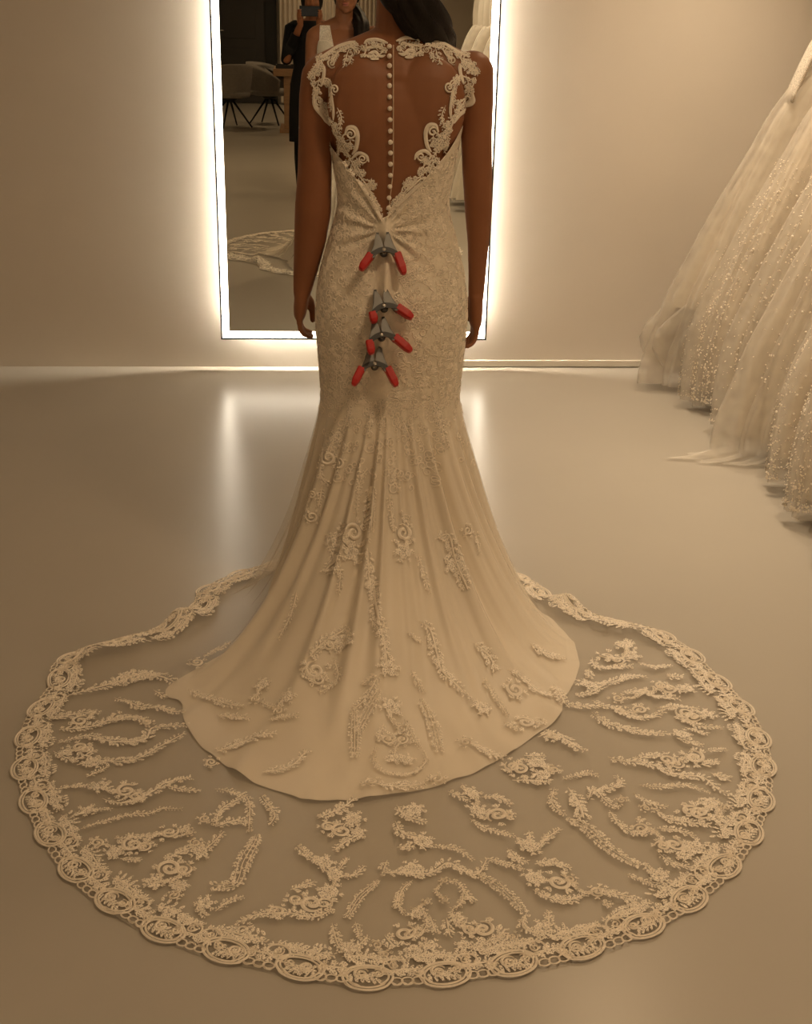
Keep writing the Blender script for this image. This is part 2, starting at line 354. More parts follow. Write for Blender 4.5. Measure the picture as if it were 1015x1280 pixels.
def add_hand(mb, wrist, knuck, tips, palm_w, thumb, rw=0.024):
    """palm from wrist to knuckles; the four fingers lie side by side along Y; tips is the curl path (relative to the knuckle) of a middle finger"""
    wr, kn = np.array(wrist, float), np.array(knuck, float)
    rs = []
    for t, a, b in ((0, 0.019, 0.026), (0.25, 0.018, 0.030), (0.55, 0.018, 0.036), (0.85, 0.016, 0.039), (1.0, 0.013, 0.037)):
        p = wr + (kn-wr)*t; rs.append([p + _v(a*math.cos(2*PI*j/16), b*math.sin(2*PI*j/16), 0) for j in range(16)])
    mb.rings(rs)
    for k, (dy, ln, r) in enumerate(((-0.029, 0.80, 0.0076), (-0.0095, 0.95, 0.0082), (0.0100, 1.0, 0.0086), (0.0295, 0.93, 0.0084))):
        base = kn + _v(0, dy, -0.004); pts = [base + _v(0, 0, 0.014), base] + [base + np.array(q)*ln + _v(0, dy*0.10*(i+1), 0) for i, q in enumerate(tips)]
        n_ = len(pts); mb.capsule(pts, [r*1.05]+[r*(1.05-0.09*i) for i in range(n_-1)], 10)
    th = [np.array(q, float) for q in thumb]
    mb.capsule(th, [0.0135, 0.0115, 0.0095, 0.0082][:len(th)], 10)
def P3(x, y, dy=0.0): return at(x, y, BY+dy)
def make_bride():
    mb = MB(); n = 40
    zs = [0.72, 0.76]+list(np.arange(0.80, 1.395, 0.03))+[1.40]
    mb.rings([[torso_pt(2*PI*k/n, z, -0.004) for k in range(n)] for z in zs])
    for s in (-1, 1):      # legs, hidden in the skirt
        x = BX + s*0.085
        mb.capsule([(x, BY, 0.80), (x-s*0.01, BY+0.005, 0.47), (x-s*0.02, BY, 0.30), (x-s*0.025, BY, 0.10)], [0.088, 0.054, 0.050, 0.034])
        mb.capsule([(x-s*0.025, BY-0.01, 0.075), (x-s*0.02, BY+0.07, 0.055), (x-s*0.018, BY+0.14, 0.022)], [0.032, 0.033, 0.020])
        # shoulder girdle
        mb.capsule([(BX+s*0.035, BY-0.005, 1.415), (BX+s*0.10, BY, 1.392), (BX+s*0.158, BY, 1.360)], [0.052, 0.048, 0.052])
        mb.ell((BX+s*0.075, BY-0.060, 1.30), (0.085, 0.037, 0.11)); mb.ell((BX+s*0.075, BY+0.085, 1.225), (0.065, 0.05, 0.06))
    mb.capsule([(BX, BY-0.012, 1.36), (BX+0.003, BY-0.006, 1.43), (BX+0.006, BY+0.012, 1.56)], [0.070, 0.053, 0.050])
    # arms traced at the figure's depth
    for pts in ([(404, 98, .052), (396.5, 125, .043), (394, 165, .0395), (393.5, 210, .0405), (391.5, 262, .0445), (387.5, 300, .0395), (381.5, 340, .0300), (377.5, 366, .0222)],
                [(590, 92, .052), (595.5, 122, .041), (595.5, 165, .0375), (596.5, 210, .0365), (598, 262, .0335), (598, 300, .0275), (596.5, 340, .0225), (595, 372, .0200)]):
        mb.capsule([P3(x, y, 0.005+0.03*smoothstep(200, 370, y)) for x, y, r in pts], [r for x, y, r in pts], 18)
    wl, kl = P3(377.5, 364, 0.035), P3(374.5, 397, 0.045)
    add_hand(mb, wl, kl, [(0.002, 0.003, -0.024), (0.012, 0.004, -0.040), (0.031, 0.002, -0.046)], 0.08,
             [wl+_v(0.006, 0.022, -0.012), wl+_v(0.021, 0.034, -0.035), wl+_v(0.026, 0.036, -0.062), wl+_v(0.026, 0.034, -0.080)])
    wr, kr = P3(595, 370, 0.035), P3(594, 408, 0.045)
    add_hand(mb, wr, kr, [(-0.002, 0.003, -0.024), (-0.012, 0.004, -0.042), (-0.028, 0.002, -0.050)], 0.08,
             [wr+_v(-0.006, 0.022, -0.012), wr+_v(-0.021, 0.034, -0.035), wr+_v(-0.025, 0.036, -0.058), wr+_v(-0.025, 0.034, -0.074)])
    HP = add_head(mb, (BX+0.018, BY+0.028, 1.592), 1.0, 0.10)
    person = remeshed(mb, 'person', 0.0042, M['skin'], smooth=7)
    tag(person, 'person seen from behind in the lace gown with arms at the sides', 'person')
    for s in (-1, 1):
        e = MB().ell(HP(s*0.030, 0.079, 0.012), (0.012, 0.008, 0.008)).build('eye', M['eye'], person)
        MB().ell(HP(s*0.030, 0.0855, 0.012), (0.005, 0.003, 0.005), 12, 8).build('iris', M['iris'], e)
        MB().tube([HP(s*0.014, 0.090, 0.030), HP(s*0.032, 0.090, 0.036), HP(s*0.050, 0.078, 0.030)], [0.002, 0.003, 0.0015], 8).build('eyebrow', M['hair'], person)
    lp = MB().ell(HP(0, 0.0915, -0.0545), (0.019, 0.0055, 0.0042)).ell(HP(0, 0.0905, -0.0645), (0.017, 0.0065, 0.0052)); lp.build('lips', M['lips'], person)
    # hair: a cap over the skull and one thick lock drawn over the right shoulder to the front
    hm = MB(); c0 = _v(BX+0.018, BY+0.028, 1.592)
    rs = []; nn = 96
    for i in range(26):
        a = PI/2 - i*(PI*0.74)/25; ring = []
        for k in range(nn):
            ph = 2*PI*k/nn; dx, dy = math.cos(ph), math.sin(ph)
            front = max(0, dy); rad = max(0.02, math.cos(a))*(1+0.012*math.sin(23*ph+i*0.12)+0.008*math.sin(41*ph))
            cut = 1.0 if a > 0.35 else 1.0-0.42*front*smoothstep(0.35, -0.2, a)
            ring.append(c0 + _v(dx*0.089*rad, dy*(0.104 if dy < 0 else 0.098)*rad*cut - 0.008, 0.03+math.sin(a)*(0.103 if a > 0 else 0.118)))
        rs.append(ring)
    hm.rings(rs)
    lock = catmull([c0+_v(-0.005, -0.082, -0.02), c0+_v(0.015, -0.092, -0.075), c0+_v(0.044, -0.070, -0.112), c0+_v(0.072, -0.014, -0.146), c0+_v(0.084, 0.066, -0.178), c0+_v(0.084, 0.118, -0.245), c0+_v(0.072, 0.124, -0.33), c0+_v(0.066, 0.110, -0.42)], n=9)
    L = len(lock); rr = []
    for i in range(L):
        t = i/(L-1); r = 0.052*(1-0.25*t)*(1 if t < 0.8 else 1-0.75*(t-0.8)/0.2); rr.append(r)
    o0 = len(hm.v); hm.tube(lock, [(r, r*0.72) for r in rr], 40)
    for i in range(L):                                # strand ridges
        for k in range(40):
            j = o0+i*40+k; p = np.array(hm.v[j]); q = lock[i]; hm.v[j] = tuple(q+(p-q)*(1+0.10*math.sin(k*2*PI/40*9+i*0.10)+0.05*math.sin(k*2*PI/40*17-i*0.2)))
    hm.tube(catmull([c0+_v(-0.05, -0.07, -0.01), c0+_v(-0.03, -0.09, -0.06), c0+_v(0.02, -0.088, -0.10)], n=6), [0.03]*12+[0.02], 20)
    hm.build('hair', M['hair'], person)
    # loose strands at the tail of the lock
    st = MB(); rnd = random.Random(3)
    for k in range(60):
        a = rnd.uniform(0, 2*PI); r0 = rnd.uniform(0.7, 1.06); pts = []
        i0 = rnd.randrange(12, 34)
        for i in range(i0, L, 4):
            pts.append(lock[i]+_v(math.cos(a)*rr[i]*r0, math.sin(a)*rr[i]*0.8*r0, rnd.uniform(-.004, .004)))
        if len(pts) > 2: st.tube(pts, [0.0012]*(len(pts)-1)+[0.0003], 4)
    st.build('loose_strands', M['hair'], person)['kind'] = 'stuff'
    return person
bride = make_bride()
# ------------------------------------------------------------------ bridal gown
def pol(p): return math.degrees(math.atan2(p[0]-BX, -(p[1]-BY))), math.hypot(p[0]-BX, p[1]-BY)
LIN_PX = [(318, 780), (282, 820), (250, 838), (224, 852), (228, 885), (240, 920), (268, 948), (300, 970), (335, 988), (375, 1001), (420, 1003), (500, 994), (560, 980), (600, 965), (648, 935), (690, 905), (712, 868), (722, 820), (700, 785)]
OUT_PX = [(225, 772), (160, 800), (105, 815), (60, 862), (27, 912), (20, 962), (34, 1015), (55, 1060), (95, 1110), (150, 1150), (235, 1190), (330, 1215), (400, 1230), (470, 1236), (560, 1231),
          (650, 1218), (760, 1190), (860, 1142), (920, 1090), (955, 1030), (966, 975), (945, 900), (892, 842), (850, 805), (815, 789), (770, 779), (705, 757)]
def ring_fn(px, ext):
    pts = sorted([pol(fl(*p)) for p in px] + ext); a = np.array([p[0] for p in pts]); r = np.array([p[1] for p in pts])
    a3 = np.concatenate([a-360, a, a+360]); r3 = np.concatenate([r, r, r]); t = table(a3, r3)
    return lru_cache(None)(lambda d: t(((d+180) % 360)-180))
LIN_R = ring_fn(LIN_PX, [(-90, .335), (-110, .33), (-140, .31), (180, .28), (88, .375), (110, .35), (140, .31)])
TUL_R = ring_fn(LIN_PX[3:-1], [(-70, .56), (-90, .50), (-110, .43), (-140, .36), (180, .31), (75, .50), (90, .46), (110, .40), (140, .35)])
_us = np.linspace(0, 1, 400)
def _prof(p):                                   # distance fraction as the cloth falls; starts straight down
    s_ = (1-(1-_us)**(1/p))*_us*1.3/(_us+0.3); s_[-1] = 1.0; return s_.tolist()
_PR = {round(p, 2): _prof(p) for p in np.arange(1.2, 2.81, 0.05)}
def drop(r, r0, R, p):
    if r >= R: return 0.0
    A = _PR[round(round(p/0.05)*0.05, 2)]; v = max(0.0, (r-r0)/(R-r0)); i = min(max(bisect_right(A, v)-1, 0), 398)
    return Z0*(1-(i+min(1, (v-A[i])/(A[i+1]-A[i]+1e-12)))/399)
OUT_R = ring_fn(OUT_PX, [(-100, .52), (-125, .44), (180, .34), (105, .45), (130, .40)])
Z0 = 0.62
_hp = sorted(pol(torso_pt(2*PI*k/1440, 0.62, 0.005)) for k in range(1440))
HIP_D = [_hp[-1][0]-360]+[p[0] for p in _hp]+[_hp[0][0]+360]; HIP_R = [_hp[-1][1]]+[p[1] for p in _hp]+[_hp[0][1]]
@lru_cache(None)
def hip_r(d):                                   # hip outline by true direction
    return float(np.interp(((d+180) % 360)-180, HIP_D, HIP_R))
@lru_cache(None)
def fold(d):
    r = math.radians(d)
    f = 0.42*math.cos(13*r+0.6)+0.32*math.cos(21*r+2.1)+0.25*math.cos(34*r+0.4)
    for c, wd, a in ((-13, 2.2, 1.5), (-24, 2.0, 1.1), (-6, 1.6, 1.0), (4, 2.0, 0.9), (17, 2.2, 1.0), (31, 2.6, 0.8), (-40, 2.5, 0.7)):
        f += a*math.exp(-((d-c)/wd)**2)
    return f
def lin_surface(d, r, layer=0):
    """height of the satin skirt (layer 0) or the tulle over it at polar angle d (degrees) and distance r from the figure's axis"""
    r0 = hip_r(d); R = LIN_R(d)
    z = drop(r, r0, R, 1.3+1.15*min(1, max(0, (R-0.36)/0.40)))
    if layer: z = max(z, drop(r, r0, TUL_R(d), 2.45))
    return z
def sk_pt(d, r, layer):
    ph = math.radians(d)
    z = lin_surface(d, r, layer); R = LIN_R(d) if layer == 0 else TUL_R(d)
    k = smoothstep(Z0, 0.38, z)*(0.35+0.65*smoothstep(0.0, 0.10, z)); fv = fold(d)
    rr = r + 0.020*fv*k
    on = smoothstep(0.08, 0.0, z)
    zz = z + 0.0035*fv*smoothstep(0.0, 0.05, z)*k
    # the floor portion ripples gently
    rip = 0.5+0.5*math.sin(d*0.9+3*math.sin(r*5)+1.3*math.cos(d*0.31+r*9))
    if layer == 0:
        edge = smoothstep(R-0.10, R, r); zz = max(zz, 0.004)+0.004*on*rip + 0.012*edge*max(0, fv-0.45)
    else:
        out = smoothstep(R-0.02, R+0.06, r); Ro = OUT_R(d)
        gap = 0.001+0.006*smoothstep(Z0, Z0-0.06, z)
        lifted = 0.012*max(0, fv-0.45)*smoothstep(R-0.10, R, r)*(1-out)
        zz = max(zz, 0.004)+gap*(1-out)+0.004*on*rip*(1-out) + lifted + out*(0.002+0.006*rip*smoothstep(Ro, Ro-0.12, r))
        for (bx, by), bh, bw in BUMPS:
            q = ((BX+math.sin(ph)*r-bx)**2+(BY-math.cos(ph)*r-by)**2)/bw**2
            zz += bh*math.exp(-q)
    return _v(BX+math.sin(ph)*rr*1.0, BY-math.cos(ph)*rr, zz)
BUMPS = [((fl(225, 782)[0], fl(225, 782)[1]), 0.035, 0.05), ((fl(120, 828)[0], fl(120, 828)[1]), 0.030, 0.05), ((fl(705, 766)[0], fl(705, 766)[1]), 0.038, 0.05),
         ((fl(795, 800)[0], fl(795, 800)[1]), 0.020, 0.05), ((fl(170, 815)[0], fl(170, 815)[1]), 0.018, 0.06), ((fl(750, 790)[0], fl(750, 790)[1]), 0.018, 0.05)]
# top edge of the gown: deep V at the back, armholes, neckline in front
_vl = [(413, 158), (423, 186), (436, 207), (452, 232), (465, 252), (476, 272)]; _vr = [(485, 269), (502, 251), (521, 233), (541, 210), (558, 184), (569, 158)]
_vp = sorted([(at(x, y, 2.965)[0]-BX, at(x, y, 2.965)[2]) for x, y in _vl+_vr])
V_tab = table([p[0] for p in _vp], [p[1] for p in _vp])
def z_top(phi):
    x = torso_pt(phi, 1.15)[0]-BX; c = math.cos(phi)
    if c > 0:
        zb = V_tab(x); return zb + (1.225-zb)*smoothstep(0.25, 0.0, c)
    zf = 1.235+0.10*smoothstep(0.0, 0.085, abs(x)); return 1.225+(zf-1.225)*smoothstep(-0.1, -0.55, c)
PIN = at(481, 288, 2.955)                    # where the fabric is gathered
def ridge_x(z): return BX-0.022-0.012*smoothstep(1.0, 0.65, z)
def bod_pt(phi, z):
    p = torso_pt(phi, z, 0.005)
    if math.cos(phi) > 0:
        dx, dz = p[0]-PIN[0], z-PIN[2]; r = math.hypot(dx, dz)
        w_ = math.exp(-(r/0.13)**2)*smoothstep(0.012, 0.04, r)
        p[1] -= 0.0042*w_*math.cos(math.atan2(dz, dx)*13+0.6)+0.002*w_*math.cos(math.atan2(dz, dx)*22)
        rw = smoothstep(1.06, 1.0, z)*smoothstep(0.622, 0.70, z)
        q = (p[0]-ridge_x(z))/0.013
        pin = sum(math.exp(-((z-zc)/0.022)**2) for zc in (0.975, 0.825, 0.752, 0.672))
        p[1] -= (0.026-0.016*min(1, pin))*rw*math.exp(-q*q) - 0.004*rw*math.exp(-(q/2.6)**2)
    return p
gown = thing('wedding_dress', 'ivory lace mermaid wedding dress with long sheer train spread on the floor', 'dress', (BX, BY, 0))
NC = 400
def dens(k):                                  # columns denser at the back
    u = k/NC*2*PI - PI; return u - 0.45*math.sin(u)
def skirt_ring(layer, t):
    ring = []
    for k in range(NC):
        d = math.degrees(dens(k)); ph = math.radians(d)
        b = torso_pt(ph, Z0, 0.005); d2 = math.degrees(math.atan2(b[0]-BX, -(b[1]-BY)))
        dd = d2 + (d-d2)*smoothstep(0, 0.25, t)                      # columns keep the hip spacing near the top
        r0 = hip_r(dd); R = (LIN_R if layer == 0 else OUT_R)(dd)
        if layer == 1: R = max(R-0.008, r0+0.1)
        ring.append(sk_pt(dd, r0+(R-r0)*t**1.5, layer))
    return ring
def make_gown_body():                           # one cloth from the V at the back down to the satin hem
    rs = []
    for i in range(150):
        t = i/150; ring = []
        for k in range(NC):
            ph = dens(k); zt = z_top(ph); ring.append(bod_pt(ph, zt+(Z0-zt)*t))
        rs.append(ring)
    rs += [skirt_ring(0, i/120) for i in range(121)]
    return MB().rings(rs, False).build('satin_gown', M['gownbody'], gown)
bodice = make_gown_body()
def make_train():
    rs = []
    for i in range(70):
        ring = []
        for k in range(NC):
            ph = dens(k); zt = z_top(ph)-0.003; p = bod_pt(ph, zt+(Z0+0.004-zt)*i/69); q = p-_v(BX, BY, p[2]); ring.append(p+q/np.linalg.norm(q)*(0.0010*min(1, i/3)))
        rs.append(ring)
    rs += [skirt_ring(1, i/170) for i in range(171)]
    return MB().rings(rs, False).build('tulle_train', M['tulle'], gown)
train = make_train()
def bvh_of(objs):
    V, Fc = [], []
    for o in objs:
        n0 = len(V); me = o.data; mw = parent_world(o.parent) @ o.matrix_parent_inverse if o.parent else Matrix()
        V += [mw @ v.co for v in me.vertices]; Fc += [tuple(i+n0 for i in p.vertices) for p in me.polygons]
    return BVHTree.FromPolygons(V, Fc)
BV_ALL = bvh_of([bride, bodice, train])
BV_SK = bvh_of([bodice, train])
# ------------------------------------------------------------------ lace
class Lace:
    """flat lace drawn in (u, v, height) metres, then laid on a surface"""
    def __init__(s, rnd): s.v = []; s.f = []; s.mi = []; s.rnd = rnd
    def ribbon(s, pts, wd, h=0.0016, taper=True):
        P = [np.array(p, float)[:2] for p in pts]; n = len(P); o = len(s.v)
        for i, p in enumerate(P):
            t = P[min(i+1, n-1)]-P[max(i-1, 0)]; t = t/(np.linalg.norm(t)+1e-9); q = _v(-t[1], t[0])
            k = wd/2*(1 if not taper else min(1, 0.35+4*min(i, n-1-i)/n))
            s.v += [(*(p+q*k), 0.0), (*p, h), (*(p-q*k), 0.0)]
        for i in range(n-1):
            a = o+3*i; s.f += [(a, a+3, a+4, a+1), (a+1, a+4, a+5, a+2)]; s.mi += [1, 1]
    def curve(s, pts, wd, step, **k): s.ribbon(catmull(pts, step=step), wd, **k)
    def leaf(s, c, a, ln, wd, h=0.0016, n=7):
        o = len(s.v); ca, sa = math.cos(a), math.sin(a); s.v.append((c[0]+ca*ln/2, c[1]+sa*ln/2, h))
        for k in range(n):
            t = 2*PI*k/n; x = ln/2*(1+math.cos(t)); y = wd/2*math.sin(t); s.v.append((c[0]+ca*x-sa*y, c[1]+sa*x+ca*y, 0.0))
        s.f += [(o, o+1+k, o+1+(k+1) % n) for k in range(n)]; s.mi += [0]*n
    def spiral(s, c, r, dr=1, ph=0.0, turns=1.45):
        n = 26; pts = []
        for i in range(n):
            t = i/(n-1); a = ph+dr*2*PI*turns*t; q = r*0.86*(1-0.80*t); pts.append((c[0]+q*math.cos(a), c[1]+q*math.sin(a)))
        s.ribbon(pts, max(r*0.32, 0.0026), h=0.0032); s.leaf((pts[-1][0]-r*0.15, pts[-1][1]), 0, r*0.32, r*0.32, 0.0022, 6)
    def flower(s, c, r, ph=0.0, n=6):
        for k in range(n):
            a = ph+2*PI*k/n; s.leaf((c[0]+math.cos(a)*r*0.18, c[1]+math.sin(a)*r*0.18), a, r*0.84*s.rnd.uniform(0.85, 1.1), r*0.80, 0.0014, 7)
            s.leaf((c[0]+math.cos(a+0.5)*r*0.08, c[1]+math.sin(a+0.5)*r*0.08), a+0.5, r*0.46, r*0.34, 0.0024, 6)
    def ruff(s, c, r, n=7):                       # small leaves and curls fanning out around a scroll or flower
        a0 = s.rnd.uniform(0, 6.28)
        for k in range(n):
            a = a0+2*PI*k/n+s.rnd.uniform(-.25, .25); q = r*s.rnd.uniform(0.75, 1.0); p = (c[0]+math.cos(a)*q, c[1]+math.sin(a)*q)
            if s.rnd.random() < 0.25: s.flower((p[0]+math.cos(a)*r*0.2, p[1]+math.sin(a)*r*0.2), r*0.34, a, 5)
            else:
                for da in (-0.5, 0.1, 0.6): s.leaf(p, a+da, r*s.rnd.uniform(0.42, 0.7), r*0.22)
    def vine(s, pts, wd, m):
        c = catmull(pts, step=2.0*m); s.ribbon(c[::2]+[c[-1]], max(1.5*m, wd*0.14)); n = len(c); acc = 0; side = 1
        for i in range(1, n):
            acc += np.linalg.norm(c[i]-c[i-1])
            if acc > wd*0.22:
                acc = 0; t = c[i]-c[i-1]; a = math.atan2(t[1], t[0]); tt = i/n; env = 0.55+0.45*math.sin(PI*min(1, tt*1.05))
                r = s.rnd.random()
                for sd in (side, -side):
                    ln = wd*0.56*env*s.rnd.uniform(0.75, 1.15)
                    if r < 0.10 and sd == side: s.flower(c[i]+_v(-math.sin(a), math.cos(a))*sd*wd*0.30, wd*0.26*env, a, 5)
                    elif r > 0.86 and sd == side: s.flower(c[i]+_v(-math.sin(a), math.cos(a))*sd*wd*0.24, wd*0.30*env, r*6)
                    else: s.leaf(c[i]+_v(-math.sin(a), math.cos(a))*sd*wd*s.rnd.choice((0, 0, 0.15)), a+sd*s.rnd.uniform(0.6, 1.2), ln, ln*0.46)
                side = -side
    def wheat(s, pts, wd, m):
        c = catmull(pts, step=1.5*m); n = len(c); acc = 0; s.ribbon(c[::3]+[c[-1]], 1.3*m)
        for sd in (-1, 1):
            q_ = []
            for i in range(0, n, 3):
                t = c[min(i+1, n-1)]-c[max(i-1, 0)]; t /= np.linalg.norm(t)+1e-9; q_.append(c[i]+_v(-t[1], t[0])*sd*wd*0.30*(0.5+0.5*math.sin(PI*i/n)))
            s.ribbon(q_, 1.2*m)
        for i in range(1, n):
            acc += np.linalg.norm(c[i]-c[i-1])
            if acc > 3.6*m:
                acc = 0; t = c[i]-c[i-1]; a = math.atan2(t[1], t[0]); q = _v(-math.sin(a), math.cos(a)); env = 0.5+0.5*math.sin(PI*i/n)
                for sd in (-1, 1):
                    for off in (0.18, 0.40):
                        s.leaf(c[i]+q*sd*wd*off*env, a+sd*s.rnd.uniform(0.4, 1.0)+(PI if s.rnd.random() < .3 else 0), wd*0.34, wd*0.20, 0.0014, 6)
    def build(s, name, place, parent, mat=None):
        me = bpy.data.meshes.new(name); me.from_pydata([place(u, v, h*0.75) for u, v, h in s.v], [], s.f); me.update()
        if mat is None:
            me.materials.append(M['lacework']); me.materials.append(M['lace']); me.polygons.foreach_set('material_index', s.mi)
            o = bpy.data.objects.new(name, me); COL.objects.link(o); o.parent = parent; o.matrix_parent_inverse = parent_world(parent).inverted(); return o
        return link(name, me, mat, parent)
def px_hit(x, y, bv):
    d = Vector(ray(x, y)).normalized(); loc, nor, i, t = bv.ray_cast(Vector(CAM), d)
    if loc is None: q = fl(x, y); return q, _v(0, 0, 1)
    if nor.dot(d) > 0: nor = -nor
    return np.array(loc), np.array(nor)
def lace_motif(spec, parent, bv, seed, name='lace_applique', lift=0.0014, ws=1.5, ss=1.25, ruff=True):
    rnd = random.Random(seed); L = Lace(rnd); els = []
    for e in spec.split(';'):
        hd, pts = e.split(':'); k = hd[0]; size = float(hd[1:]); P = [tuple(map(float, q.split(','))) for q in pts.split()]
        els.append((k, size, [px_hit(*q, bv) for q in P]))
    allp = np.array([h[0] for e in els for h in e[2]]); N = np.mean([h[1] for e in els for h in e[2]], axis=0); N /= np.linalg.norm(N)
    O = allp.mean(axis=0); A = CM[:, 0]-N*np.dot(CM[:, 0], N); A /= np.linalg.norm(A); B = np.cross(N, A)
    m = np.dot(O-CAM, CM[:, 2])/F_PX
    to2 = lambda p: _v(np.dot(p-O, A), np.dot(p-O, B))
    for k, size, hs in els:
        c = [to2(h[0]) for h in hs]; sz = size*m
        if k == 's':
            L.spiral(c[0], sz*ss, rnd.choice((-1, 1)), rnd.uniform(0, 6.28))
            if ruff: L.ruff(c[0], sz*ss*1.0, 6)
        elif k == 'f':
            L.flower(c[0], sz*ss*0.95, rnd.uniform(0, 1), rnd.choice((5, 6, 7)))
            if ruff: L.ruff(c[0], sz*ss*0.95, 6)
        elif k == 'v': L.vine(c, sz*ws, m)
        elif k == 'l': L.wheat(c, sz, m)
        elif k == 'r': L.curve(c, sz, 2.2*m, h=0.0022)
    cs = [to2(e[2][0][0]) for e in els if e[0] in 'sf']           # thin stems tie the cluster together
    for a_, b_ in zip(cs, cs[1:]):
        if np.linalg.norm(a_-b_) < 42*m:
            md = (a_+b_)/2+_v(-(b_-a_)[1], (b_-a_)[0])*rnd.uniform(-.3, .3)
            L.vine([a_, md, b_], 7*m, m) if ruff else L.curve([a_, md, b_], 2.0*m, 2.2*m)
    Nv = Vector(N)
    def place(u, v, h):
        P = Vector(O+A*u+B*v); loc, nor, i, t = bv.ray_cast(P+Nv*0.10, -Nv, 0.25)
        if loc is None:
            loc, nor, i, t = bv.find_nearest(P)
        return loc+Nv*(lift+h)
    return L.build(name, place, parent)
